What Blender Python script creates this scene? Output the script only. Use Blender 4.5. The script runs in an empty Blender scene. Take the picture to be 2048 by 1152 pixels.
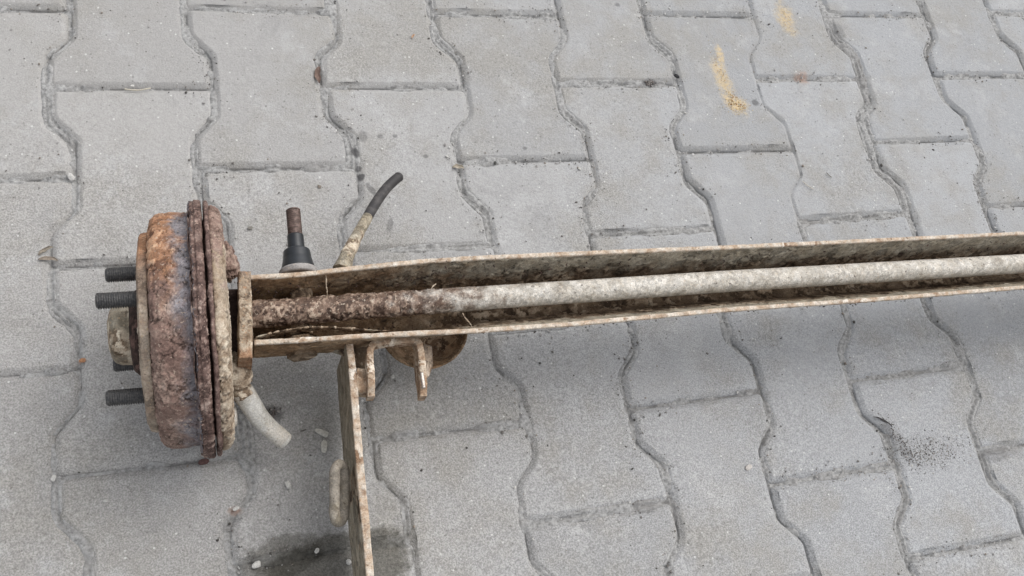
import bpy, bmesh, math, random
import numpy as np
from mathutils import Matrix, Vector

R3 = random.Random(7)
NR = np.random.RandomState(11)
C = bpy.context.scene.collection
sc = bpy.context.scene

# ------------------------------------------------------------------ camera
CAM_LOC = np.array([0.049116, -0.701986, 0.930805])
CAM_ROT = np.array([[0.948985, 0.07664, -0.305864],
                    [-0.181888, 0.925415, -0.332451],
                    [0.257572, 0.371124, 0.892145]])
FPX = 1950.0
cam_d = bpy.data.cameras.new('camera')
cam = bpy.data.objects.new('camera', cam_d)
C.objects.link(cam)
m = Matrix([list(r) for r in CAM_ROT]).to_4x4()
m.translation = Vector(CAM_LOC)
cam.matrix_world = m
cam_d.sensor_width = 36.0
cam_d.lens = FPX / 2048.0 * 36.0
cam_d.clip_start = 0.01
cam_d.clip_end = 200.0
sc.camera = cam

# ------------------------------------------------------------------ world, sun, exposure
SUN_EL = math.radians(60.0)
SUN_AZ = math.radians(30.0)          # direction towards the sun, measured from +x to +y
world = bpy.data.worlds.new('World')
sc.world = world
world.use_nodes = True
wn = world.node_tree
wn.nodes.clear()
w_out = wn.nodes.new('ShaderNodeOutputWorld')
w_bg = wn.nodes.new('ShaderNodeBackground')
w_sky = wn.nodes.new('ShaderNodeTexSky')
w_sky.sky_type = 'NISHITA'
w_sky.sun_disc = False
w_sky.sun_elevation = SUN_EL
w_sky.sun_rotation = math.pi / 2 - SUN_AZ
w_sky.dust_density = 4.0
w_sky.air_density = 1.2
w_hs = wn.nodes.new('ShaderNodeHueSaturation')   # overcast: the blue of the sky is veiled by cloud
w_hs.inputs['Saturation'].default_value = 0.22
wn.links.new(w_sky.outputs[0], w_hs.inputs['Color'])
wn.links.new(w_hs.outputs[0], w_bg.inputs[0])
w_bg.inputs[1].default_value = 0.15
wn.links.new(w_bg.outputs[0], w_out.inputs[0])
sun_d = bpy.data.lights.new('sun', 'SUN')
sun_d.energy = 0.75
sun_d.angle = math.radians(80.0)
sun_d.color = (1.0, 0.97, 0.93)
sun = bpy.data.objects.new('sun', sun_d)
C.objects.link(sun)
sd = Vector((math.cos(SUN_EL) * math.cos(SUN_AZ), math.cos(SUN_EL) * math.sin(SUN_AZ), math.sin(SUN_EL)))
sun.rotation_euler = sd.to_track_quat('Z', 'Y').to_euler()
sun.location = (0, 0, 5)
sc.view_settings.view_transform = 'Standard'
sc.view_settings.look = 'None'
sc.view_settings.gamma = 1.0
sc.view_settings.use_curve_mapping = False
sc.view_settings.exposure = 0.42


# ------------------------------------------------------------------ helpers
def at(px, py, z):
    """the place at height z metres that the camera sees at photo pixel (px, py)"""
    d = CAM_ROT @ np.array([(px - 1024) / FPX, -(py - 576) / FPX, -1.0])
    return CAM_LOC + d * ((z - CAM_LOC[2]) / d[2])


def _hash(i, j, k, s):
    h = (i.astype(np.int64) * 374761393 + j.astype(np.int64) * 668265263
         + k.astype(np.int64) * 2147483647 + s * 974634777) & 0xffffffff
    h = ((h ^ (h >> 13)) * 1274126177) & 0xffffffff
    h = ((h ^ (h >> 16)) * 2246822519) & 0xffffffff
    h = h ^ (h >> 15)
    return (h & 0xffffff) / float(0xffffff)


def vnoise(P, scale, seed=0):
    Q = P * scale
    I = np.floor(Q).astype(np.int64)
    F = Q - I
    F = F * F * (3 - 2 * F)
    o = np.zeros(P.shape[:-1])
    for a in (0, 1):
        for b in (0, 1):
            for c in (0, 1):
                w = (F[..., 0] if a else 1 - F[..., 0]) * (F[..., 1] if b else 1 - F[..., 1]) * (F[..., 2] if c else 1 - F[..., 2])
                o += w * _hash(I[..., 0] + a, I[..., 1] + b, I[..., 2] + c, seed)
    return o


def fbm(P, scale, seed=0, octs=4, gain=0.5):
    o = 0
    a = 1.0
    t = 0
    for i in range(octs):
        o = o + a * vnoise(P + i * 0.37, scale * 2.03 ** i, seed + i * 17)
        t += a
        a *= gain
    return o / t


def worley(P, scale, seed=0):
    Q = P * scale
    I = np.floor(Q).astype(np.int64)
    F1 = np.full(P.shape[:-1], 9.0)
    F2 = F1.copy()
    ID = np.zeros(P.shape[:-1])
    for a in (-1, 0, 1):
        for b in (-1, 0, 1):
            for c in (-1, 0, 1):
                i, j, k = I[..., 0] + a, I[..., 1] + b, I[..., 2] + c
                d = np.sqrt((i + _hash(i, j, k, seed + 1) - Q[..., 0]) ** 2
                            + (j + _hash(i, j, k, seed + 2) - Q[..., 1]) ** 2
                            + (k + _hash(i, j, k, seed + 3) - Q[..., 2]) ** 2)
                idr = _hash(i, j, k, seed + 4)
                new = d < F1
                F2 = np.where(new, F1, np.minimum(F2, d))
                ID = np.where(new, idr, ID)
                F1 = np.where(new, d, F1)
    return F1, F2, ID


def warp(P, scale, amp, seed=0):
    return P + amp * (np.stack([vnoise(P, scale, seed + 5), vnoise(P, scale, seed + 6), vnoise(P, scale, seed + 7)], -1) - 0.5)


def smooth01(x, a, b):
    t = np.clip((x - a) / (b - a), 0, 1)
    return t * t * (3 - 2 * t)


def rough(P, N, amp=0.0003, scale=60, flake=0.0, fscale=120, crack=0.0, cover=0.5, fine=0.00015, seed=0, flake2=0.0):
    """weathering of a surface: returns displaced points and the wear values (cell, crack, broad noise, scale cover)"""
    b = fbm(P, scale, seed)
    d = amp * (b - 0.5) * 2
    d = d + fine * (fbm(P, 900, seed + 50, 2) - 0.5) * 2
    mask = smooth01(fbm(P, fscale * 0.28, seed + 90, 3), 1 - cover - 0.07, 1 - cover + 0.07)
    cell = np.full(b.shape, 0.5)
    cr = np.zeros(b.shape)
    if flake > 0:
        W = warp(P, fscale * 0.8, 1.9 / fscale, seed)
        W = warp(W, fscale * 4.0, 0.4 / fscale, seed + 9)
        F1, F2, cell = worley(W, fscale, seed)
        e = F2 - F1
        cr = (1 - smooth01(e, 0.0, 0.10)) * mask * smooth01(fbm(P, fscale * 0.9, seed + 33, 2), 0.38, 0.6)
        tilt = (F1 - 0.4) * (cell - 0.35)
        d = d + mask * flake * ((cell - 0.4) + tilt * 0.8) - crack * cr
        if flake2 > 0:
            W2 = warp(P, fscale * 3.1, 0.8 / fscale, seed + 40)
            G1, G2, c2 = worley(W2, fscale * 2.6, seed + 41)
            m2 = smooth01(fbm(P, fscale * 0.5, seed + 44, 3), 0.42, 0.56)
            d = d + m2 * flake2 * ((c2 - 0.5) + (0.5 - G1) * 0.9)
            cr = np.maximum(cr, (1 - smooth01(G2 - G1, 0.0, 0.10)) * m2 * smooth01(c2, 0.45, 0.8) * 0.8)
            cell = cell * 0.6 + c2 * 0.4
    return P + N * d[..., None], np.stack([cell, cr, b, mask], -1)


def grid_normals(G, wrap):
    du = np.zeros_like(G)
    du[1:-1] = G[2:] - G[:-2]
    du[0] = G[1] - G[0]
    du[-1] = G[-1] - G[-2]
    if wrap:
        dv = np.roll(G, -1, 1) - np.roll(G, 1, 1)
    else:
        dv = np.zeros_like(G)
        dv[:, 1:-1] = G[:, 2:] - G[:, :-2]
        dv[:, 0] = G[:, 1] - G[:, 0]
        dv[:, -1] = G[:, -1] - G[:, -2]
    n = np.cross(du, dv)
    l = np.linalg.norm(n, axis=-1, keepdims=True)
    return n / np.maximum(l, 1e-12)


def mesh_np(name, V, F, mat, parent=None, wear=None, smooth=True, color=None):
    me = bpy.data.meshes.new(name)
    base = np.array(parent.location if parent is not None else (0, 0, 0)) if (parent is None or parent.type == 'EMPTY') else np.array(parent.get('_base', (0, 0, 0)))
    V = np.asarray(V, float) - base
    me.from_pydata([], [], [])
    F = np.asarray(F)
    me.vertices.add(len(V))
    me.vertices.foreach_set('co', V.ravel())
    k = F.shape[1]
    me.loops.add(F.size)
    me.loops.foreach_set('vertex_index', F.ravel())
    me.polygons.add(len(F))
    me.polygons.foreach_set('loop_start', np.arange(0, F.size, k))
    me.update(calc_edges=True)
    me.validate()
    me.polygons.foreach_set('use_smooth', np.full(len(me.polygons), smooth))
    for nm, arr in (('wear', wear), ('tone', color)):
        if arr is not None:
            a = me.color_attributes.new(nm, 'FLOAT_COLOR', 'POINT')
            a.data.foreach_set('color', np.asarray(arr, float).ravel())
    me.materials.append(mat)
    ob = bpy.data.objects.new(name, me)
    C.objects.link(ob)
    if parent is not None:
        ob.parent = parent
    return ob


def grid_faces(n, mm, wrap):
    i = np.arange(n - 1)[:, None]
    j = np.arange(mm if wrap else mm - 1)[None, :]
    j2 = (j + 1) % mm
    a = i * mm + j
    b = i * mm + j2
    c = (i + 1) * mm + j2
    d = (i + 1) * mm + j
    return np.stack([a, d, c, b], -1).reshape(-1, 4)


def grid_obj(name, G, mat, parent, wrap=True, caps=True, **rk):
    """a swept surface with weathered relief; the ends are closed by shrinking rings"""
    if caps and wrap:
        rings0, rings1 = [], []
        c0, c1 = G[0].mean(0), G[-1].mean(0)
        for t in (0.02, 0.35, 0.7, 0.985):
            rings0.insert(0, c0 + (G[0] - c0) * (1 - t))
            rings1.append(c1 + (G[-1] - c1) * (1 - t))
        G = np.concatenate([np.array(rings0), G, np.array(rings1)], 0)
    N = grid_normals(G, wrap)
    cen = G.reshape(-1, 3).mean(0)
    if caps and wrap:   # outward orientation from signed volume of a middle ring
        k = G.shape[0] // 2
        ring = G[k]
        s = ((ring - ring.mean(0)) * N[k]).sum()
        if s < 0:
            N = -N
            flip = True
        else:
            flip = False
    else:
        flip = rk.pop('flip', False)
        if flip:
            N = -N
    P, wear = rough(G, N, **rk)
    F = grid_faces(G.shape[0], G.shape[1], wrap)
    if not flip:
        F = F
    else:
        F = F[:, ::-1]
    ob = mesh_np(name, P.reshape(-1, 3), F, mat, parent, wear.reshape(-1, 4))
    return ob


def resample(pts, step):
    pts = np.asarray(pts, float)
    seg = np.linalg.norm(np.diff(pts[:, :3], axis=0), axis=1)
    s = np.r_[0, np.cumsum(seg)]
    n = max(2, int(round(s[-1] / step)) + 1)
    t = np.linspace(0, s[-1], n)
    return np.stack([np.interp(t, s, pts[:, i]) for i in range(pts.shape[1])], 1), t / s[-1]


def smooth_path(pts, it=2):
    pts = np.asarray(pts, float)
    for _ in range(it):   # Chaikin
        a = pts[:-1] * 0.75 + pts[1:] * 0.25
        b = pts[:-1] * 0.25 + pts[1:] * 0.75
        mid = np.empty((len(a) * 2, pts.shape[1]))
        mid[0::2] = a
        mid[1::2] = b
        pts = np.concatenate([pts[:1], mid, pts[-1:]])
    return pts


def circle(nseg):
    a = np.linspace(0, 2 * math.pi, nseg, endpoint=False)
    return np.stack([np.cos(a), np.sin(a)], 1)


def rrect(w, h, r, step):
    """rounded rectangle outline, evenly sampled"""
    r = min(r, w / 2 * 0.98, h / 2 * 0.98)
    pts = []
    for cx, cy, a0 in ((w / 2 - r, h / 2 - r, 0), (-w / 2 + r, h / 2 - r, 90), (-w / 2 + r, -h / 2 + r, 180), (w / 2 - r, -h / 2 + r, 270)):
        for k in range(5):
            a = math.radians(a0 + 22.5 * k)
            pts.append((cx + r * math.cos(a), cy + r * math.sin(a)))
    pts.append(pts[0])
    q, _ = resample(np.array(pts), step)
    return q[:-1]


def sweep(name, path, sec, mat, parent, step=0.001, up=(0, 0, 1), radii=None, caps=True, **rk):
    """sweep the outline sec (2D: across, up) along path; optional 4th path column scales it"""
    path = np.asarray(path, float)
    P, t = resample(path, step)
    T = np.gradient(P[:, :3], axis=0)
    T /= np.linalg.norm(T, axis=1, keepdims=True)
    up = np.array(up, float)
    A = np.cross(T, up)
    A /= np.linalg.norm(A, axis=1, keepdims=True)
    B = np.cross(A, T)
    s = P[:, 3] if P.shape[1] > 3 else np.ones(len(P))
    G = P[:, None, :3] + (A[:, None, :] * sec[None, :, 0:1] + B[:, None, :] * sec[None, :, 1:2]) * s[:, None, None]
    return grid_obj(name, G, mat, parent, True, caps, **rk)


def lathe(name, prof, origin, axis, mat, parent, nseg=64, step=0.001, closed_ends=True, **rk):
    """prof: (distance along axis, radius)"""
    prof = np.asarray(prof, float)
    q, _ = resample(prof, step)
    axis = np.array(axis, float)
    axis /= np.linalg.norm(axis)
    u = np.cross(axis, (0, 0, 1))
    if np.linalg.norm(u) < 0.1:
        u = np.cross(axis, (1, 0, 0))
    u /= np.linalg.norm(u)
    v = np.cross(axis, u)
    c = circle(nseg)
    r = np.maximum(q[:, 1], 1e-5)
    G = np.array(origin)[None, None] + axis[None, None] * q[:, 0][:, None, None] + (u * c[:, 0:1] + v * c[:, 1:2])[None] * r[:, None, None]
    N = grid_normals(G, True)
    k = int(np.argmax(r))
    s = ((G[k] - G[k].mean(0)) * N[k]).sum()
    fl = s < 0
    P, wear = rough(G, -N if fl else N, **rk)
    F = grid_faces(G.shape[0], G.shape[1], True)
    if fl:
        F = F[:, ::-1]
    return mesh_np(name, P.reshape(-1, 3), F, mat, parent, wear.reshape(-1, 4))


def tag(o, label=None, cat=None, group=None, kind=None):
    if label: o['label'] = label
    if cat: o['category'] = cat
    if group: o['group'] = group
    if kind: o['kind'] = kind
    return o


# ------------------------------------------------------------------ materials
def new_mat(name):
    mt = bpy.data.materials.new(name)
    mt.use_nodes = True
    nt = mt.node_tree
    nt.nodes.clear()
    out = nt.nodes.new('ShaderNodeOutputMaterial')
    b = nt.nodes.new('ShaderNodeBsdfPrincipled')
    nt.links.new(b.outputs[0], out.inputs[0])
    return mt, nt, b


class NB:
    """small node-building shorthand"""
    def __init__(self, nt):
        self.nt = nt
        self.pos = nt.nodes.new('ShaderNodeNewGeometry').outputs['Position']

    def link(self, a, b):
        self.nt.links.new(a, b)

    def val(self, x, sock):
        if hasattr(x, 'is_output'):
            self.link(x, sock)
        else:
            sock.default_value = x

    def noise(self, scale, detail=4, rough=0.55, vec=None, dist=0.0, stretch=None, seed=0.0):
        n = self.nt.nodes.new('ShaderNodeTexNoise')
        n.inputs['Scale'].default_value = scale
        n.inputs['Detail'].default_value = detail
        n.inputs['Roughness'].default_value = rough
        n.inputs['Distortion'].default_value = dist
        v = vec or self.pos
        mp = self.nt.nodes.new('ShaderNodeMapping')
        mp.inputs['Scale'].default_value = stretch or (1, 1, 1)
        mp.inputs['Location'].default_value = (seed, seed * 0.7, seed * 0.3)
        self.link(v, mp.inputs['Vector'])
        self.link(mp.outputs[0], n.inputs['Vector'])
        return n.outputs['Fac']

    def voronoi(self, scale, feature='F1', vec=None, out='Distance'):
        n = self.nt.nodes.new('ShaderNodeTexVoronoi')
        n.feature = feature
        n.inputs['Scale'].default_value = scale
        self.link(vec or self.pos, n.inputs['Vector'])
        return n.outputs[out]

    def mapr(self, x, a, b, c=0.0, d=1.0, smooth=True):
        n = self.nt.nodes.new('ShaderNodeMapRange')
        n.interpolation_type = 'SMOOTHSTEP' if smooth else 'LINEAR'
        self.val(x, n.inputs[0])
        for i, q in enumerate((a, b, c, d)):
            self.val(q, n.inputs[i + 1])
        return n.outputs[0]

    def math(self, op, a, b=0.0, clamp=False):
        n = self.nt.nodes.new('ShaderNodeMath')
        n.operation = op
        n.use_clamp = clamp
        self.val(a, n.inputs[0])
        self.val(b, n.inputs[1])
        return n.outputs[0]

    def mix(self, f, a, b, mode='MIX'):
        n = self.nt.nodes.new('ShaderNodeMix')
        n.data_type = 'RGBA'
        n.blend_type = mode
        n.clamp_factor = True
        self.val(f, n.inputs[0])
        for q, s in ((a, n.inputs[6]), (b, n.inputs[7])):
            if hasattr(q, 'is_output'):
                self.link(q, s)
            else:
                s.default_value = (*q, 1.0)
        return n.outputs[2]

    def ramp(self, x, stops):
        n = self.nt.nodes.new('ShaderNodeValToRGB')
        e = n.color_ramp.elements
        while len(e) < len(stops):
            e.new(0.5)
        for el, (p, c) in zip(e, stops):
            el.position = p
            el.color = (*c, 1.0)
        self.link(x, n.inputs[0])
        return n.outputs[0]

    def bump(self, h, strength, dist, prev=None):
        n = self.nt.nodes.new('ShaderNodeBump')
        n.inputs['Strength'].default_value = strength
        n.inputs['Distance'].default_value = dist
        self.link(h, n.inputs['Height'])
        if prev is not None:
            self.link(prev, n.inputs['Normal'])
        return n.outputs[0]

    def attr(self, name):
        n = self.nt.nodes.new('ShaderNodeAttribute')
        n.attribute_name = name
        s = self.nt.nodes.new('ShaderNodeSeparateColor')
        self.link(n.outputs['Color'], s.inputs[0])
        return s.outputs[0], s.outputs[1], s.outputs[2], n.outputs['Alpha'], n.outputs['Color']

    def xyz(self):
        s = self.nt.nodes.new('ShaderNodeSeparateXYZ')
        self.link(self.pos, s.inputs[0])
        return s.outputs


def weathered(name, base, scale_col, crackc, speck, nscale=45, grad=None, grad2=None, rough_v=0.85, bump=0.5, metal=0.0, cellvar=0.35, seed=0.0):
    """rust / mud / old paint: base = ramp stops, scale_col = colour of the lifted scale, crackc = colour in the cracks,
    speck = colour of small adhering specks, grad = (axis, a, b, ramp stops, noise) crosses to other colours along the object"""
    mt, nt, b = new_mat(name)
    n = NB(nt)
    cell, crk, broad, mask, _ = n.attr('wear')
    big = n.noise(nscale, 6, 0.62, dist=0.4, seed=seed)
    fine = n.noise(700, 3, 0.6, seed=seed)
    mid = n.noise(220, 4, 0.6, seed=seed + 3)
    v = n.math('ADD', n.math('MULTIPLY', big, 0.7), n.math('MULTIPLY', mid, 0.3))
    col = n.ramp(v, base)
    sc_v = n.ramp(n.math('ADD', n.math('MULTIPLY', v, 0.6), n.math('MULTIPLY', cell, 0.4)), scale_col)
    col = n.mix(mask, col, sc_v)
    for g in (grad, grad2):
        if g:
            ax, a0, b0, stops, nz = g
            x = n.xyz()[ax]
            f = n.mapr(n.math('ADD', x, n.math('MULTIPLY', n.math('SUBTRACT', big, 0.5), nz)), a0, b0)
            col = n.mix(f, col, n.ramp(v, stops))
    # per-cell tone
    tone = n.mapr(cell, 0, 1, 1 - cellvar, 1 + cellvar, False)
    comb = nt.nodes.new('ShaderNodeCombineColor')
    for i in range(3):
        n.link(tone, comb.inputs[i])
    col = n.mix(1.0, col, comb.outputs[0], 'MULTIPLY')
    ft = n.mapr(fine, 0.3, 0.7, 0.78, 1.2)
    comb2 = nt.nodes.new('ShaderNodeCombineColor')
    for i in range(3):
        n.link(ft, comb2.inputs[i])
    col = n.mix(1.0, col, comb2.outputs[0], 'MULTIPLY')
    sp = n.mapr(n.noise(420, 2, 0.5, seed=seed + 8), 0.62, 0.68)
    col = n.mix(n.math('MULTIPLY', sp, 0.75), col, speck)
    sp2 = n.mapr(n.noise(300, 3, 0.6, seed=seed + 15), 0.64, 0.69)
    col = n.mix(n.math('MULTIPLY', sp2, 0.7), col, crackc)
    col = n.mix(n.math('MULTIPLY', crk, 0.85), col, crackc)
    n.link(col, b.inputs['Base Color'])
    b.inputs['Roughness'].default_value = rough_v
    b.inputs['Metallic'].default_value = metal
    b.inputs['Specular IOR Level'].default_value = 0.3
    bp = n.bump(mid, bump, 0.0012)
    bp = n.bump(fine, bump, 0.0005, bp)
    n.link(bp, b.inputs['Normal'])
    return mt


ORANGE = [(0.3, (0.14, 0.068, 0.038)), (0.45, (0.28, 0.14, 0.075)), (0.6, (0.37, 0.21, 0.12)), (0.72, (0.42, 0.28, 0.18))]
BROWN = [(0.3, (0.11, 0.066, 0.055)), (0.45, (0.19, 0.122, 0.10)), (0.55, (0.27, 0.19, 0.155)), (0.68, (0.41, 0.33, 0.27))]
SLATE_SHADE = [(0.3, (0.10, 0.09, 0.10)), (0.45, (0.155, 0.145, 0.16)), (0.6, (0.22, 0.205, 0.215)), (0.72, (0.33, 0.30, 0.29))]
DARKRUST = [(0.3, (0.045, 0.025, 0.02)), (0.45, (0.10, 0.06, 0.05)), (0.56, (0.18, 0.12, 0.10)), (0.68, (0.34, 0.26, 0.22))]
DEEP = [(0.3, (0.02, 0.012, 0.01)), (0.5, (0.05, 0.03, 0.024)), (0.7, (0.1, 0.06, 0.05))]
LUMPY = [(0.3, (0.07, 0.042, 0.030)), (0.45, (0.14, 0.092, 0.068)), (0.60, (0.22, 0.152, 0.112)), (0.78, (0.40, 0.32, 0.25))]
MUD = [(0.3, (0.16, 0.108, 0.07)), (0.44, (0.29, 0.22, 0.155)), (0.58, (0.41, 0.34, 0.26)), (0.72, (0.50, 0.44, 0.35))]
INNER = [(0.3, (0.075, 0.048, 0.03)), (0.45, (0.15, 0.105, 0.068)), (0.6, (0.24, 0.18, 0.125)), (0.72, (0.33, 0.27, 0.205))]
OLIVE = [(0.3, (0.16, 0.13, 0.09)), (0.45, (0.25, 0.215, 0.16)), (0.6, (0.33, 0.295, 0.235)), (0.72, (0.40, 0.365, 0.30))]
PALE = [(0.3, (0.26, 0.225, 0.18)), (0.42, (0.43, 0.395, 0.34)), (0.56, (0.53, 0.50, 0.45)), (0.72, (0.60, 0.58, 0.54))]
EDGE = [(0.32, (0.25, 0.155, 0.095)), (0.44, (0.41, 0.31, 0.225)), (0.56, (0.53, 0.47, 0.395)), (0.72, (0.62, 0.58, 0.52))]
BRK = [(0.34, (0.17, 0.095, 0.055)), (0.46, (0.32, 0.22, 0.145)), (0.56, (0.44, 0.355, 0.27)), (0.72, (0.55, 0.49, 0.41))]

M_drum = weathered('drum_rust_rim_shade', ORANGE, [(0.3, (0.20, 0.10, 0.06)), (0.5, (0.35, 0.19, 0.11)), (0.7, (0.44, 0.29, 0.19))], (0.03, 0.018, 0.014), (0.42, 0.33, 0.26), 38,
                   grad=(1, -0.392, -0.425, BROWN, 0.16), grad2=(0, 0.026, 0.044, SLATE_SHADE, 0.07), bump=0.5, cellvar=0.34)  # slate towards the rim: the rim's shade put into the rust colour
M_rim = weathered('rim_rust', DARKRUST, DARKRUST, (0.012, 0.006, 0.005), (0.38, 0.27, 0.22), 110, rough_v=0.7, bump=0.9)
M_mud = weathered('caked_mud', MUD, MUD, (0.07, 0.045, 0.03), (0.5, 0.43, 0.34), 60, bump=0.6)
M_plate = weathered('muddy_rust', MUD, MUD, (0.06, 0.04, 0.03), (0.45, 0.36, 0.28), 60, bump=0.6, grad=(1, -0.40, -0.37, BROWN, 0.25), cellvar=0.2)
FACE = [(0.3, (0.15, 0.105, 0.075)), (0.45, (0.25, 0.19, 0.145)), (0.58, (0.34, 0.28, 0.22)), (0.72, (0.42, 0.36, 0.3))]
M_face = weathered('tan_drum_face', FACE, FACE, (0.05, 0.03, 0.02), (0.4, 0.3, 0.2), 40, grad=(1, -0.40, -0.36, ORANGE, 0.05), bump=0.5)
M_inner = weathered('beam_inside', INNER, INNER, (0.012, 0.008, 0.006), (0.26, 0.2, 0.14), 55,
                    bump=0.9)
M_deep = weathered('dark_rust_gap_shade', DEEP, DEEP, (0.006, 0.004, 0.003), (0.08, 0.05, 0.04), 60, bump=0.8)  # near-black rust; on the gap fillers the gaps' shade is in this colour
M_edge = weathered('pale_edge', EDGE, EDGE, (0.09, 0.05, 0.03), (0.5, 0.4, 0.3), 70, bump=0.4, cellvar=0.15)
M_bar = weathered('bar_paint', LUMPY, LUMPY, (0.035, 0.02, 0.016), (0.5, 0.42, 0.33), 70,
                  grad=(0, 0.21, 0.34, PALE, 0.30), bump=0.8, cellvar=0.25, rough_v=0.62)
M_brk = weathered('rusty_bracket', BRK, BRK, (0.07, 0.04, 0.025), (0.5, 0.42, 0.33), 55, bump=0.6, cellvar=0.25)
M_arm = weathered('arm_brown', OLIVE, INNER, (0.04, 0.028, 0.02), (0.4, 0.32, 0.24), 60, bump=0.6)
M_tube = weathered('dirty_white_tube', [(0.3, (0.26, 0.24, 0.2)), (0.45, (0.42, 0.405, 0.37)), (0.6, (0.52, 0.51, 0.48))], PALE, (0.12, 0.1, 0.08), (0.4, 0.36, 0.28), 60, rough_v=0.45, bump=0.15, cellvar=0.05)


def plain(name, col, rv, col2=None, nscale=200, spec=0.5, bump=0.2, metal=0.0):
    mt, nt, b = new_mat(name)
    n = NB(nt)
    f = n.mapr(n.noise(nscale, 5, 0.6), 0.42, 0.66)
    c = n.mix(f, col, col2 or tuple(min(1, q * 1.6 + 0.02) for q in col))
    n.link(c, b.inputs['Base Color'])
    b.inputs['Roughness'].default_value = rv
    b.inputs['Metallic'].default_value = metal
    b.inputs['Specular IOR Level'].default_value = spec
    n.link(n.bump(n.noise(900, 3), bump, 0.0005), b.inputs['Normal'])
    return mt


M_stud = plain('stud_steel', (0.05, 0.05, 0.052), 0.5, (0.11, 0.105, 0.1), 500, 0.5, 0.4, 0.3)
M_thread = plain('rusty_thread', (0.09, 0.06, 0.05), 0.6, (0.2, 0.14, 0.12), 300, 0.5, 0.4, 0.2)
M_rubber = plain('black_rubber', (0.008, 0.010, 0.013), 0.36, (0.016, 0.019, 0.024), 60, 0.5, 0.15)
M_hose = plain('hose_rubber', (0.035, 0.032, 0.033), 0.6, (0.075, 0.068, 0.066), 120, 0.4, 0.4)
M_shiny = plain('worn_bright_steel', (0.30, 0.26, 0.23), 0.35, (0.5, 0.46, 0.42), 300, 0.6, 0.4, 0.6)

# ---- paving
STAINS = [  # (x px, y px, radius x m, radius y m, colour index) laid on the ground: 0 = black oil, 1 = darker patch, 2 = ochre
]


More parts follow.
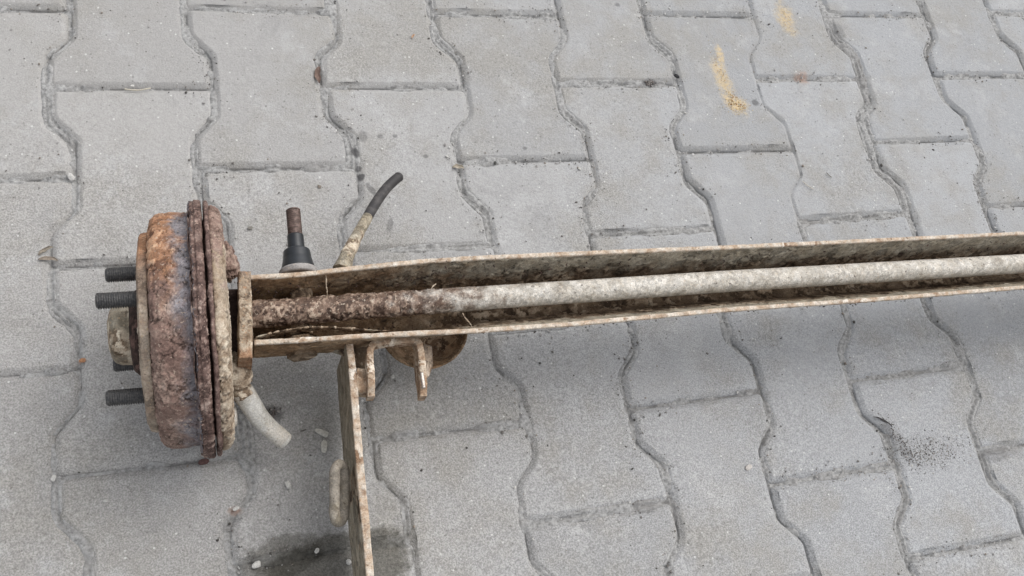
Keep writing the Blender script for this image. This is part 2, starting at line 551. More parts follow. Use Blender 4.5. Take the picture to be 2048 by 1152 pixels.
def paving_mat(name, is_sand=False):
    mt, nt, b = new_mat(name)
    n = NB(nt)
    big = n.noise(5.5, 4, 0.6, seed=1.0)
    mid = n.noise(28, 6, 0.65, seed=2.0)
    grain = n.noise(650, 3, 0.65, seed=3.0)
    grit = n.noise(260, 4, 0.7, seed=4.0)
    if is_sand:
        col = n.ramp(grit, [(0.3, (0.15, 0.148, 0.145)), (0.5, (0.30, 0.298, 0.292)), (0.7, (0.41, 0.41, 0.40))])
        dk = n.mapr(n.noise(18, 5, 0.7, seed=9), 0.5, 0.66)
        col = n.mix(n.math('MULTIPLY', dk, 0.45), col, (0.17, 0.163, 0.155))
    else:
        oi = nt.nodes.new('ShaderNodeObjectInfo')
        cool = n.mapr(n.xyz()[0], -0.1, 0.9)
        base = n.mix(cool, (0.352, 0.344, 0.333), (0.348, 0.354, 0.362))
        sh = n.mapr(oi.outputs['Random'], 0, 1, 0.915, 1.055, False)
        cb = nt.nodes.new('ShaderNodeCombineColor')
        for i in range(3):
            n.link(sh, cb.inputs[i])
        col = n.mix(1.0, base, cb.outputs[0], 'MULTIPLY')
        # sandy, brownish wear in broad clouds
        cl = n.mapr(n.math('ADD', n.math('MULTIPLY', big, 0.55), n.math('MULTIPLY', mid, 0.45)), 0.44, 0.64)
        col = n.mix(n.math('MULTIPLY', cl, 0.72), col, (0.30, 0.288, 0.264))
        li = n.mapr(n.noise(17, 7, 0.72, seed=33), 0.52, 0.68)
        col = n.mix(n.math('MULTIPLY', li, 0.5), col, (0.43, 0.43, 0.43))
        sm = n.mapr(n.noise(9, 7, 0.75, dist=0.6, seed=44), 0.55, 0.70)
        col = n.mix(n.math('MULTIPLY', sm, 0.42), col, (0.235, 0.232, 0.228))
        g = n.mapr(grain, 0.34, 0.66, 0.66, 1.28)
        cb2 = nt.nodes.new('ShaderNodeCombineColor')
        for i in range(3):
            n.link(g, cb2.inputs[i])
        wx, wy = n.xyz()[0], n.xyz()[1]
        lowleft = n.mapr(n.math('ADD', n.math('ADD', n.math('MULTIPLY', wy, -1.0), n.math('MULTIPLY', wx, -0.25)), n.math('MULTIPLY', n.math('SUBTRACT', big, 0.5), 1.2)), -0.05, 0.45, 0.30, 1.0)
        col = n.mix(n.math('MULTIPLY', lowleft, 0.8), col, cb2.outputs[0], 'MULTIPLY')
        clump = n.mapr(n.noise(170, 6, 0.85, seed=21), 0.40, 0.62, 0.90, 1.07)
        cb3 = nt.nodes.new('ShaderNodeCombineColor')
        for i in range(3):
            n.link(clump, cb3.inputs[i])
        col = n.mix(lowleft, col, cb3.outputs[0], 'MULTIPLY')
        # pale aggregate grains
        vd = n.voronoi(210)
        vc = n.voronoi(210, out='Color')
        sx = nt.nodes.new('ShaderNodeSeparateColor')
        n.link(vc, sx.inputs[0])
        pick = n.mapr(sx.outputs[0], 0.935, 0.96)
        dot = n.mapr(vd, 0.26, 0.14)
        col = n.mix(n.math('MULTIPLY', pick, n.math('MULTIPLY', dot, 0.75)), col, (0.62, 0.62, 0.60))
        pick2 = n.mapr(sx.outputs[1], 0.90, 0.93)
        col = n.mix(n.math('MULTIPLY', pick2, n.math('MULTIPLY', dot, 0.6)), col, (0.13, 0.125, 0.12))
        # dark pits and crumbs, denser where the surface is worn
        pit = n.mapr(n.noise(300, 4, 0.8, seed=6), 0.60, 0.67)
        col = n.mix(n.math('MULTIPLY', pit, n.mapr(n.math('ADD', n.math('MULTIPLY', mid, 0.4), n.math('MULTIPLY', big, 0.6)), 0.42, 0.60, 0.15, 0.8)), col, (0.14, 0.13, 0.115))
    # stains and darkened patches on the ground
    sepx = n.xyz()
    for (px, py, rx, ry, ang, kind, st) in STAINS_AND_PATCHES:
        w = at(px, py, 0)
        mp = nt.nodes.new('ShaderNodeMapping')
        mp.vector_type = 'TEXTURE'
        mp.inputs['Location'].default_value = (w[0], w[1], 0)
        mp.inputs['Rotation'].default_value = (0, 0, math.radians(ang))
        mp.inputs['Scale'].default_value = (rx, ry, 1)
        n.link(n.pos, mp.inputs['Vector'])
        ln = nt.nodes.new('ShaderNodeVectorMath')
        ln.operation = 'LENGTH'
        n.link(mp.outputs[0], ln.inputs[0])
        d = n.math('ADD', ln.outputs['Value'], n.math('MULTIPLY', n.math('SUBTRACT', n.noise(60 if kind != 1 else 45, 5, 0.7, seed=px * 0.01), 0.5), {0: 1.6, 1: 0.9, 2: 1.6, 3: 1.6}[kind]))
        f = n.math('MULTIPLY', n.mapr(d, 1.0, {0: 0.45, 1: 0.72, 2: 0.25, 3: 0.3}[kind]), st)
        if kind == 0:
            col = n.mix(f, col, (0.06, 0.058, 0.06))
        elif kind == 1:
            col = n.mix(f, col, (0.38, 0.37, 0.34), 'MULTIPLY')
        else:
            gg = n.mapr(n.noise(240, 4, 0.7, seed=12), 0.25, 0.60)
            col = n.mix(n.math('MULTIPLY', f, gg), col, (0.54, 0.42, 0.25) if kind == 2 else (0.35, 0.19, 0.12))
    n.link(col, b.inputs['Base Color'])
    b.inputs['Roughness'].default_value = 0.9
    b.inputs['Specular IOR Level'].default_value = 0.25
    bp = n.bump(grit, 0.55, 0.0018)
    bp = n.bump(grain, 0.5, 0.0009, bp)
    if not is_sand:
        bp = n.bump(mid, 0.35, 0.004, bp)
    n.link(bp, b.inputs['Normal'])
    return mt


STAINS_AND_PATCHES = [
    (675, 1135, 0.085, 0.036, 6, 1, 0.95), (560, 1120, 0.045, 0.022, 8, 1, 0.7),  # broad patch where the paving colour is multiplied darker
    (1443, 150, 0.015, 0.040, 8, 2, 0.8), (1468, 205, 0.017, 0.030, 38, 2, 1.0), (1440, 110, 0.007, 0.02, 0, 2, 0.8),
    (1572, 35, 0.018, 0.034, 0, 2, 0.75), (1605, 155, 0.012, 0.014, 0, 3, 0.5), (165, 720, 0.006, 0.004, 0, 3, 0.9),
    (710, 303, 0.005, 0.009, 20, 0, 0.8), (722, 352, 0.005, 0.005, 0, 0, 0.8), (718, 335, 0.004, 0.004, 0, 0, 0.7),
    (760, 272, 0.004, 0.003, 0, 0, 0.5), (790, 272, 0.004, 0.003, 0, 0, 0.5), (852, 312, 0.004, 0.003, 0, 0, 0.5),
    (726, 272, 0.006, 0.008, 0, 0, 0.4), (780, 450, 0.004, 0.013, -20, 0, 0.45), (742, 378, 0.004, 0.012, 30, 0, 0.5),
    (1235, 10, 0.005, 0.004, 0, 0, 0.5), (1050, 296, 0.004, 0.003, 0, 0, 0.5), (1840, 905, 0.05, 0.022, 0, 1, 0.13), 
    (1798, 885, 0.012, 0.035, 25, 0, 0.28),     (1300, 165, 0.014, 0.007, 0, 0, 0.6), (1995, 910, 0.04, 0.01, 0, 0, 0.35), (1675, 60, 0.012, 0.02, 20, 0, 0.35),
    (545, 830, 0.014, 0.012, 0, 0, 0.6), (470, 1022, 0.01, 0.006, 0, 3, 0.5),
    (1510, 205, 0.006, 0.006, 0, 0, 0.6),
]
M_paver = paving_mat('concrete_paver')
M_sand = paving_mat('joint_sand', True)


def tone_mat(name, rv=0.8):
    mt, nt, b = new_mat(name)
    n = NB(nt)
    _, _, _, _, col = n.attr('tone')
    f = n.mapr(n.noise(600, 3), 0.3, 0.7, 0.8, 1.15)
    cb = nt.nodes.new('ShaderNodeCombineColor')
    for i in range(3):
        n.link(f, cb.inputs[i])
    n.link(n.mix(1.0, col, cb.outputs[0], 'MULTIPLY'), b.inputs['Base Color'])
    b.inputs['Roughness'].default_value = rv
    b.inputs['Specular IOR Level'].default_value = 0.3
    n.link(n.bump(n.noise(800, 3), 0.5, 0.0006), b.inputs['Normal'])
    return mt


M_tone = tone_mat('loose_debris')

# ------------------------------------------------------------------ ground: pavers and sand
PAVERS = [
    (-3,-2,-0.4121,0.3004,-0.0109), (-3,-1,-0.4125,0.1007,-0.0130), (-3,0,-0.4138,-0.0979,-0.0157), (-3,1,-0.4148,-0.2964,-0.0109), (-3,2,-0.4138,-0.4960,-0.0062),
    (-3,3,-0.4128,-0.6961,-0.0102), (-3,4,-0.4126,-0.8961,-0.0109), (-3,5,-0.4126,-1.0961,-0.0109), (-2,-2,-0.2740,0.2004,-0.0109), (-2,-1,-0.2750,0.0013,-0.0160),
    (-2,0,-0.2764,-0.1971,-0.0132), (-2,1,-0.2764,-0.3961,-0.0087), (-2,2,-0.2752,-0.5960,-0.0072), (-2,3,-0.2745,-0.7961,-0.0109), (-2,4,-0.2745,-0.9961,-0.0109),
    (-2,5,-0.2745,-1.1961,-0.0109), (-1,-2,-0.1359,0.3003,-0.0109), (-1,-1,-0.1381,0.0992,-0.0221), (-1,0,-0.1392,-0.1013,-0.0049), (-1,1,-0.1395,-0.3003,-0.0182),
    (-1,2,-0.1388,-0.4982,-0.0002), (-1,3,-0.1366,-0.6963,-0.0102), (-1,4,-0.1364,-0.8963,-0.0109), (-1,5,-0.1364,-1.0963,-0.0109), (0,-2,0.0020,0.1988,-0.0109),
    (0,-1,0.0014,0.0006,-0.0181), (0,0,-0.0001,-0.1980,-0.0195), (0,1,-0.0023,-0.3987,-0.0135), (0,2,-0.0011,-0.5988,0.0050), (0,3,0.0014,-0.7985,-0.0109),
    (0,4,0.0014,-0.9985,-0.0109), (0,5,0.0014,-1.1985,-0.0109), (1,-2,0.1400,0.2978,-0.0109), (1,-1,0.1386,0.0988,-0.0195), (1,0,0.1383,-0.0992,-0.0207),
    (1,1,0.1383,-0.2988,-0.0315), (1,2,0.1402,-0.4985,-0.0052), (1,3,0.1413,-0.6987,-0.0315), (1,4,0.1392,-0.9001,-0.0109), (1,5,0.1392,-1.1001,-0.0109),
    (2,-2,0.2781,0.1973,-0.0109), (2,-1,0.2782,-0.0031,-0.0157), (2,0,0.2781,-0.2026,-0.0267), (2,1,0.2774,-0.4009,-0.0246), (2,2,0.2770,-0.6006,-0.0104),
    (2,3,0.2772,-0.8013,-0.0109), (2,4,0.2772,-1.0013,-0.0109), (2,5,0.2772,-1.2013,-0.0109), (3,-2,0.4163,0.2973,-0.0109), (3,-1,0.4173,0.0979,-0.0043),
    (3,0,0.4164,-0.1019,-0.0217), (3,1,0.4138,-0.3016,-0.0171), (3,2,0.4129,-0.5012,-0.0061), (3,3,0.4139,-0.7018,0.0019), (3,4,0.4152,-0.9020,-0.0109),
    (3,5,0.4152,-1.1020,-0.0109), (4,-2,0.5545,0.1977,-0.0109), (4,-1,0.5538,-0.0015,-0.0126), (4,0,0.5513,-0.2014,-0.0215), (4,1,0.5501,-0.4005,-0.0008),
    (4,2,0.5521,-0.6005,0.0048), (4,3,0.5534,-0.8021,-0.0109), (4,4,0.5534,-1.0021,-0.0109), (4,5,0.5534,-1.2021,-0.0109), (5,-2,0.6929,0.2987,-0.0109),
    (5,-1,0.6933,0.0990,-0.0057), (5,0,0.6915,-0.0999,-0.0226), (5,1,0.6895,-0.2998,-0.0145), (5,2,0.6897,-0.5010,-0.0034), (5,3,0.6907,-0.7017,0.0001),
    (5,4,0.6916,-0.9018,-0.0109), (5,5,0.6916,-1.1018,-0.0109), (6,-2,0.8313,0.2001,-0.0109), (6,-1,0.8265,0.0010,-0.0244), (6,0,0.8216,-0.1981,0.0031),
    (6,1,0.8256,-0.3996,0.0210), (6,2,0.8297,-0.6011,-0.0004), (6,3,0.8299,-0.8011,-0.0109), (6,4,0.8299,-1.0011,-0.0109), (6,5,0.8299,-1.2011,-0.0109),
    (7,-2,0.9698,0.3020,-0.0109), (7,-1,0.9689,0.1011,-0.0142), (7,0,0.9691,-0.0969,0.0045), (7,1,0.9683,-0.2960,-0.0117), (7,2,0.9686,-0.5013,-0.0003),
    (7,3,0.9695,-0.7023,-0.0176), (7,4,0.9682,-0.8998,-0.0109), (7,5,0.9682,-1.0998,-0.0109), (8,-2,1.1084,0.2044,-0.0109), (8,-1,1.1082,0.0028,-0.0117),
    (8,0,1.1094,-0.1978,-0.0044), (8,1,1.1080,-0.3967,-0.0242), (8,2,1.1060,-0.5973,-0.0077), (8,3,1.1067,-0.7980,-0.0109), (8,4,1.1067,-0.9980,-0.0109),
    (8,5,1.1067,-1.1980,-0.0109), (9,-2,1.2469,0.3063,-0.0109), (9,-1,1.2464,0.1064,-0.0132), (9,0,1.2449,-0.0934,-0.0167), (9,1,1.2435,-0.2939,-0.0119),
    (9,2,1.2441,-0.4953,-0.0072), (9,3,1.2450,-0.6964,-0.0102), (9,4,1.2451,-0.8965,-0.0109), (9,5,1.2451,-1.0965,-0.0109), (10,-2,1.3850,0.2063,-0.0109),
    (10,-1,1.3839,0.0065,-0.0167), (10,0,1.3821,-0.1935,-0.0142), (10,1,1.3817,-0.3944,-0.0095), (10,2,1.3826,-0.5958,-0.0080), (10,3,1.3832,-0.7965,-0.0109),
    (10,4,1.3832,-0.9965,-0.0109), (10,5,1.3832,-1.1965,-0.0109), (11,-2,1.5231,0.3063,-0.0109), (11,-1,1.5227,0.1064,-0.0130), (11,0,1.5212,-0.0934,-0.0167),
    (11,1,1.5198,-0.2939,-0.0119), (11,2,1.5204,-0.4953,-0.0072), (11,3,1.5212,-0.6964,-0.0105), (11,4,1.5213,-0.8965,-0.0109), (11,5,1.5213,-1.0965,-0.0109),
    (12,-2,1.6613,0.2063,-0.0109), (12,-1,1.6602,0.0065,-0.0167), (12,0,1.6583,-0.1935,-0.0142), (12,1,1.6580,-0.3944,-0.0097), (12,2,1.6588,-0.5958,-0.0077),
    (12,3,1.6595,-0.7965,-0.0109), (12,4,1.6595,-0.9965,-0.0109), (12,5,1.6595,-1.1965,-0.0109),
]

PL, PP = 0.2, 0.13812
HWX, WWX, HL, DL = 0.0795, 0.0565, 0.0365, 0.026     # half widths of head and waist, head and slope length


def fillet(poly, r, k=3):
    out = []
    n = len(poly)
    for i in range(n):
        p0, p, p1 = np.array(poly[i - 1]), np.array(poly[i]), np.array(poly[(i + 1) % n])
        a, b = p0 - p, p1 - p
        la, lb = np.linalg.norm(a), np.linalg.norm(b)
        a, b = a / la, b / lb
        rr = min(r, la * 0.45, lb * 0.45)
        s, e = p + a * rr, p + b * rr
        for t in np.linspace(0, 1, k):
            out.append(tuple((1 - t) ** 2 * s + 2 * t * (1 - t) * p + t * t * e))
    return out


def paver_poly(grow=0.0):
    hy = PL / 2 - 0.0012 + grow
    hx, wx = HWX + grow, WWX + grow
    yh = PL / 2 - HL
    yd = yh - DL
    return [(hx, hy), (-hx, hy), (-hx, yh), (-wx, yd), (-wx, -yd), (-hx, -yh), (-hx, -hy), (hx, -hy), (hx, -yh), (wx, -yd), (wx, yd), (hx, yh)]


base_poly = fillet(paver_poly(), 0.0055, 3)
_b = []
for i_ in range(len(base_poly)):
    p_, q_ = np.array(base_poly[i_]), np.array(base_poly[(i_ + 1) % len(base_poly)])
    k_ = max(1, int(round(np.linalg.norm(q_ - p_) / 0.011)))
    _b += [p_ + (q_ - p_) * t_ / k_ for t_ in range(k_)]
base_poly = np.array(_b)


def inset(poly, d):
    n = len(poly)
    out = []
    for i in range(n):
        p0, p, p1 = poly[i - 1], poly[i], poly[(i + 1) % n]
        t0 = (p - p0) / np.linalg.norm(p - p0)
        t1 = (p1 - p) / np.linalg.norm(p1 - p)
        n0 = np.array([-t0[1], t0[0]])
        n1 = np.array([-t1[1], t1[0]])
        nn = n0 + n1
        nn /= np.linalg.norm(nn)
        out.append(p + nn * d / max(0.5, float(nn @ n0)))
    return np.array(out)


def build_paver_mesh(seed):
    rr = random.Random(seed)
    rings = [(0.0, -0.055), (0.0, -0.0046), (0.0010, -0.0034), (0.0048, -0.0007), (0.0062, 0.0)]
    vs, fs = [], []
    n = len(base_poly)
    for d, z in rings:
        q = inset(base_poly, d) if d else base_poly
        jit = 0.0 if d == 0 else (0.0005 if d < 0.005 else 0.0009)
        for p in q:
            chip = rr.random() < 0.05 and d > 0.004
            sc_in = (0.0035 if chip else 0.0) + rr.uniform(0, jit)
            pn = p * (1 - sc_in / np.linalg.norm(p))
            vs.append((pn[0], pn[1], z + (rr.uniform(-0.0003, 0.0003) if -0.01 < z < -0.0001 else 0)))
    for k in range(len(rings) - 1):
        for i in range(n):
            j = (i + 1) % n
            fs.append((k * n + i, k * n + j, (k + 1) * n + j, (k + 1) * n + i))
    fs.append(tuple(range((len(rings) - 1) * n, len(rings) * n)))
    me = bpy.data.meshes.new('paver')
    me.from_pydata(vs, [], fs)
    me.update()
    for p in me.polygons[:-1]:
        p.use_smooth = True
    me.materials.append(M_paver)
    return me


paver_meshes = [build_paver_mesh(s) for s in range(5)]
pave = bpy.data.objects.new('pavement', None)
C.objects.link(pave)
tag(pave, 'grey interlocking concrete pavement with wavy sandy joints', kind='structure')

known = {(c, r): (x, y, a) for c, r, x, y, a in PAVERS}
placed = []
for c in range(-5, 15):
    for r in range(-4, 8):
        if (c, r) in known:
            x, y, a = known[(c, r)]
        else:
            # carry on from the nearest measured paver
            cc = min(max(c, -3), 12)
            rr_ = min(max(r, -2), 5)
            x, y, a = known[(cc, rr_)]
            x += (c - cc) * PP
            y -= (r - rr_) * PL + ((0 if c % 2 else 0.1) - (0 if cc % 2 else 0.1))
        o = bpy.data.objects.new('paver', paver_meshes[(c * 3 + r) % 5])
        C.objects.link(o)
        o.parent = pave
        z = R3.uniform(-0.0009, 0.0005)
        flip = math.pi if R3.random() < 0.5 else 0.0
        o.location = (x, y, z)
        o.rotation_euler = (R3.gauss(0, 0.0035), R3.gauss(0, 0.0045), a + flip)
        placed.append((x, y, a + flip))


def sdf_pavers(X, Y, grow=0.0):
    """distance to the nearest paver outline, negative inside a paver"""
    D = np.full(X.shape, 9.0)
    poly = base_poly
    for (x, y, a) in placed:
        sel = (np.abs(X - x) < 0.12) & (np.abs(Y - y) < 0.13)
        if not sel.any():
            continue
        ca, sa = math.cos(a), math.sin(a)
        lx = (X[sel] - x) * ca + (Y[sel] - y) * sa
        ly = -(X[sel] - x) * sa + (Y[sel] - y) * ca
        d2 = np.full(lx.shape, 9.0)
        inside = np.zeros(lx.shape, bool)
        n = len(poly)
        for i in range(n):
            x0, y0 = poly[i]
            x1, y1 = poly[(i + 1) % n]
            ex, ey = x1 - x0, y1 - y0
            t = np.clip(((lx - x0) * ex + (ly - y0) * ey) / (ex * ex + ey * ey), 0, 1)
            d2 = np.minimum(d2, (lx - x0 - t * ex) ** 2 + (ly - y0 - t * ey) ** 2)
            cr = ((y0 > ly) != (y1 > ly)) & (lx < (x1 - x0) * (ly - y0) / (y1 - y0 + 1e-12) + x0)
            inside ^= cr
        d = np.sqrt(d2)
        d[inside] *= -1
        D[sel] = np.minimum(D[sel], d)
    return D


# sand between the pavers: real relief, filling the joints to a changing level
SS = 0.0014
gx = np.arange(-0.17, 1.30, SS)
gy = np.arange(-0.79, 0.09, SS)
X, Y = np.meshgrid(gx, gy, indexing='ij')
Dp = sdf_pavers(X, Y)
P3 = np.stack([X, Y, np.zeros_like(X)], -1)
lvl = fbm(P3, 22, 3, 3)
lvl2 = fbm(P3, 75, 8, 3)
gxn, gyn = np.gradient(Dp, SS)
across = np.abs(gxn * 0.6 - gyn * 0.8)
fill = -0.0048 + 0.0040 * smooth01(lvl * 0.6 + lvl2 * 0.4 + 0.10 * smooth01(across, 0.85, 0.97), 0.42, 0.66)
# a sunken line down the middle where the sand has shrunk back
crack = np.exp(-((Dp - 0.0008) / 0.0011) ** 2) * smooth01(vnoise(P3, 60, 31), 0.30, 0.5)
grain = (fbm(P3, 420, 21, 2) - 0.5) * 0.0011 + (fbm(P3, 160, 25, 2) - 0.5) * 0.0010
H = fill + grain - 0.0028 * crack
H += smooth01(fbm(P3, 40, 55, 3), 0.60, 0.75) * 0.0012
# it thins out over the chamfers
H -= smooth01(-Dp, 0.002, 0.009) * 0.004
keep = Dp > -0.0085
n0, n1 = X.shape
idx = np.full(X.shape, -1)
qa = keep[:-1, :-1] & keep[1:, :-1] & keep[1:, 1:] & keep[:-1, 1:]
used = np.zeros(X.shape, bool)
for sl in ((slice(0, -1), slice(0, -1)), (slice(1, None), slice(0, -1)), (slice(1, None), slice(1, None)), (slice(0, -1), slice(1, None))):
    used[sl] |= qa
idx[used] = np.arange(used.sum())
I0, J0 = np.nonzero(qa)
F = np.stack([idx[I0, J0], idx[I0 + 1, J0], idx[I0 + 1, J0 + 1], idx[I0, J0 + 1]], -1)
V = np.stack([X[used], Y[used], H[used]], -1)
js = mesh_np('joint_sand', V, F, M_sand, pave)
js['kind'] = 'stuff'

bed = mesh_np('sand_bed', np.array([(-30, -30, -0.012), (30, -30, -0.012), (30, 30, -0.012), (-30, 30, -0.012)]), np.array([(0, 1, 2, 3)]), M_sand)
tag(bed, 'flat sand bed under the paving', kind='structure')


def chips(name, pts, sizes, tones, flat=0.6, parent=None, elong=None):
    """many small irregular stones in one mesh"""
    ico_v = []
    t = (1 + 5 ** 0.5) / 2
    for a in (-1, 1):
        for b in (-t, t):
            ico_v += [(a, b, 0), (0, a, b), (b, 0, a)]
    ico_v = np.array(ico_v) / 1.9
    bm = bmesh.new()
    for v in ico_v: bm.verts.new(v)
    res = bmesh.ops.convex_hull(bm, input=bm.verts)
    bm.verts.index_update()
    fv = np.array([[v.index for v in f.verts] for f in bm.faces])
    iv = np.array([v.co[:] for v in bm.verts])
    bm.free()
    n = len(pts)
    k = len(iv)
    V = np.repeat(iv[None], n, 0) * (1 + 0.35 * (NR.rand(n, k, 1) - 0.5) * 2)
    sc3 = np.ones((n, 1, 3))
    sc3[:, 0, 2] = flat
    sc3[:, 0, 1] = NR.uniform(0.45, 1.0, n) if elong is None else elong
    V = V * sc3
    a = NR.uniform(0, 6.283, n)
    ca, sa = np.cos(a)[:, None], np.sin(a)[:, None]
    Vx = V[..., 0] * ca - V[..., 1] * sa
    Vy = V[..., 0] * sa + V[..., 1] * ca
    V = np.stack([Vx, Vy, V[..., 2]], -1) * np.asarray(sizes)[:, None, None] / 2 + np.asarray(pts)[:, None, :]
    Fc = (fv[None] + (np.arange(n) * k)[:, None, None]).reshape(-1, 3)
    tn = np.repeat(np.concatenate([np.asarray(tones), np.ones((n, 1))], 1)[:, None, :], k, 1).reshape(-1, 4)
    return mesh_np(name, V.reshape(-1, 3), Fc, M_tone, parent, color=tn, smooth=False)


def scatter(n, zfn=None, near_joint=None, region=None):
    x = NR.uniform(-0.15, 1.25, n)
    y = NR.uniform(-0.78, 0.06, n)
    if region:
        x = NR.normal(region[0], region[2], n)
        y = NR.normal(region[1], region[3], n)
    return x, y


# grit lying in and along the joints, and crumbs over the faces
x, y = scatter(60000)
d = sdf_pavers(x[None], y[None])[0]
dens = fbm(np.stack([x, y, x * 0], -1), 14, 71, 3)
pj = np.exp(-((d + 0.004) / 0.006) ** 2) * (0.05 + 0.95 * smooth01(dens, 0.45, 0.65))
ok = NR.rand(len(x)) < pj * 0.85
x1, y1 = x[ok], y[ok]
z1 = np.where(d[ok] > -0.003, -0.0022, 0.0002)
s1 = NR.gamma(2.0, 0.00045, ok.sum()) + 0.0006
x2, y2 = scatter(5200)
dd = fbm(np.stack([x2, y2, x2 * 0], -1), 9, 77, 3)
k2 = NR.rand(len(x2)) < 0.08 + 0.92 * smooth01(dd, 0.46, 0.66)
x2, y2 = x2[k2], y2[k2]
s2 = NR.gamma(1.6, 0.00040, len(x2)) + 0.0005
xs, ys = np.r_[x1, x2], np.r_[y1, y2]
zs = np.r_[z1, np.full(len(x2), 0.0003)]
ss = np.minimum(np.r_[s1, s2], 0.0045)
pal = np.array([(0.45, 0.44, 0.42), (0.30, 0.29, 0.28), (0.14, 0.13, 0.12), (0.06, 0.055, 0.05), (0.58, 0.57, 0.55), (0.22, 0.19, 0.16)])
pk = NR.choice(6, len(xs), p=[0.14, 0.30, 0.24, 0.14, 0.05, 0.13])
g = chips('grit', np.stack([xs, ys, zs], -1), ss, pal[pk])
tag(g, 'loose grit and crumbs strewn over the paving', 'grit', kind='stuff')


def heap(name, px, py, rx, ry, ang, n, smin, smax, palette, label, cat):
    w = at(px, py, 0)
    u = NR.normal(0, 0.5, n)
    v = NR.normal(0, 0.5, n)
    a = math.radians(ang)
    x = w[0] + u * rx * math.cos(a) - v * ry * math.sin(a)
    y = w[1] + u * rx * math.sin(a) + v * ry * math.cos(a)
    palette = np.array(palette)
    s = NR.uniform(smin, smax, n)
    o = chips(name, np.stack([x, y, np.full(n, 0.0003) + NR.rand(n) * 0.0006], -1), s, palette[NR.choice(len(palette), n)])
    tag(o, label, cat, kind='stuff')
    return o


OCH = [(0.50, 0.36, 0.17), (0.42, 0.27, 0.11), (0.33, 0.17, 0.06), (0.55, 0.44, 0.26), (0.4, 0.38, 0.34)]
heap('sand_spill', 1470, 208, 0.018, 0.014, -40, 200, 0.0005, 0.0016, OCH, 'yellow ochre sand crumbs spilled on a paver', 'sand')
heap('sand_spill', 1440, 140, 0.006, 0.036, 8, 90, 0.0005, 0.0013, OCH, 'thin trail of ochre sand above the larger yellow spill', 'sand')
heap('sand_spill', 1572, 38, 0.010, 0.026, 0, 80, 0.0005, 0.0013, OCH, 'ochre sand crumbs near the top edge of the photo', 'sand')
DRK = [(0.05, 0.045, 0.04), (0.09, 0.08, 0.075), (0.14, 0.12, 0.11), (0.3, 0.28, 0.26)]
heap('dirt_crumbs', 1846, 904, 0.070, 0.020, 0, 480, 0.0006, 0.0022, [(0.09, 0.085, 0.08), (0.14, 0.13, 0.125), (0.2, 0.19, 0.18), (0.3, 0.28, 0.26)], 'dark dirt crumbs spread across a joint at right', 'dirt')
heap('dirt_crumbs', 1800, 885, 0.010, 0.036, 24, 150, 0.0007, 0.0024, [(0.09, 0.085, 0.08), (0.15, 0.14, 0.13), (0.25, 0.23, 0.22)], 'dark crumbs packed in the slanting joint beside the dirt patch', 'dirt')
heap('dirt_crumbs', 1300, 167, 0.006, 0.004, 0, 60, 0.0010, 0.0032, DRK, 'small black clump of dirt in a joint at top', 'dirt')
heap('dirt_crumbs', 545, 828, 0.007, 0.006, 30, 46, 0.0012, 0.0032, DRK, 'black rust crumbs beside the cut pale tube', 'dirt')

# single stones and scraps one can point at


def pebble(px, py, L, W, ang, tone, label, z=None, name='pebble', group=None, hgt=0.55):
    group = group or ('loose stones on the paving' if name == 'pebble' else None)
    w = at(px, py, 0.001)
    bm = bmesh.new()
    bmesh.ops.create_icosphere(bm, subdivisions=2, radius=1.0)
    rs = random.Random(int(px * 13 + py))
    P = np.array([v.co[:] for v in bm.verts])
    q = P + 0.5 * (np.stack([vnoise(P, 1.7, rs.randint(0, 999)), vnoise(P, 1.7, rs.randint(0, 999)), vnoise(P, 1.7, rs.randint(0, 999))], -1) - 0.5)
    q = np.sign(q) * np.abs(q) ** 0.85
    q = q + P * 0.10 * (fbm(P, 4, rs.randint(0, 99), 2)[:, None] - 0.5)
    h = W * hgt
    q = q * np.array([L / 2, W / 2, h / 2])
    a = math.radians(ang)
    q = np.stack([q[:, 0] * math.cos(a) - q[:, 1] * math.sin(a), q[:, 0] * math.sin(a) + q[:, 1] * math.cos(a), q[:, 2]], -1)
    q[:, 2] -= q[:, 2].min()
    fc = np.array([[v.index for v in f.verts] for f in bm.faces])
    bm.free()
    o = mesh_np(name, q, fc, M_tone, None, color=np.tile((*tone, 1.0), (len(q), 1)), smooth=False)
    o.location = (w[0], w[1], 0.0004 if z is None else z)
    tag(o, label, name.replace('_', ' '), group)
    return o


CREAM = (0.50, 0.485, 0.44)
WHITE = (0.48, 0.47, 0.445)
pebble(644, 866, 0.0135, 0.0065, -32, CREAM, 'pale oblong chip left of the arm, upper of a pair')
pebble(648, 893, 0.0125, 0.0062, 84, CREAM, 'pale oblong chip left of the arm, lower of a pair')
pebble(576, 970, 0.0075, 0.005, -70, WHITE, 'small white stone on the paver left of the hook loop')
pebble(513, 1130, 0.0085, 0.006, 20, WHITE, 'white stone at the left edge of the dark patch')
pebble(634, 1101, 0.0055, 0.004, 60, WHITE, 'white stone in the dark joint left of the arm')
pebble(697, 1124, 0.005, 0.005, 10, WHITE, 'white stone in the dark patch just left of the arm')
pebble(472, 1017, 0.006, 0.0036, 25, WHITE, 'white flat chip by the joint below the drum')
pebble(107, 957, 0.006, 0.004, 70, WHITE, 'white stone at the joint corner on the far left')
pebble(1497, 935, 0.0085, 0.0055, 20, (0.46, 0.43, 0.40), 'lumpy beige stone on the paver at lower right', hgt=0.4)
pebble(142, 355, 0.0085, 0.0055, -60, (0.45, 0.44, 0.42), 'grey stone stuck in the joint at far left')
pebble(265, 172, 0.0035, 0.003, 0, WHITE, 'tiny white stone beside the twig')
pebble(211, 1002, 0.004, 0.003, 0, WHITE, 'small white stone on the paver below the drum')
pebble(785, 754, 0.0042, 0.0036, 0, WHITE, 'small white stone between the two bracket ears')
pebble(1159, 338, 0.0035, 0.003, 0, WHITE, 'small white stone below the joint at top middle')
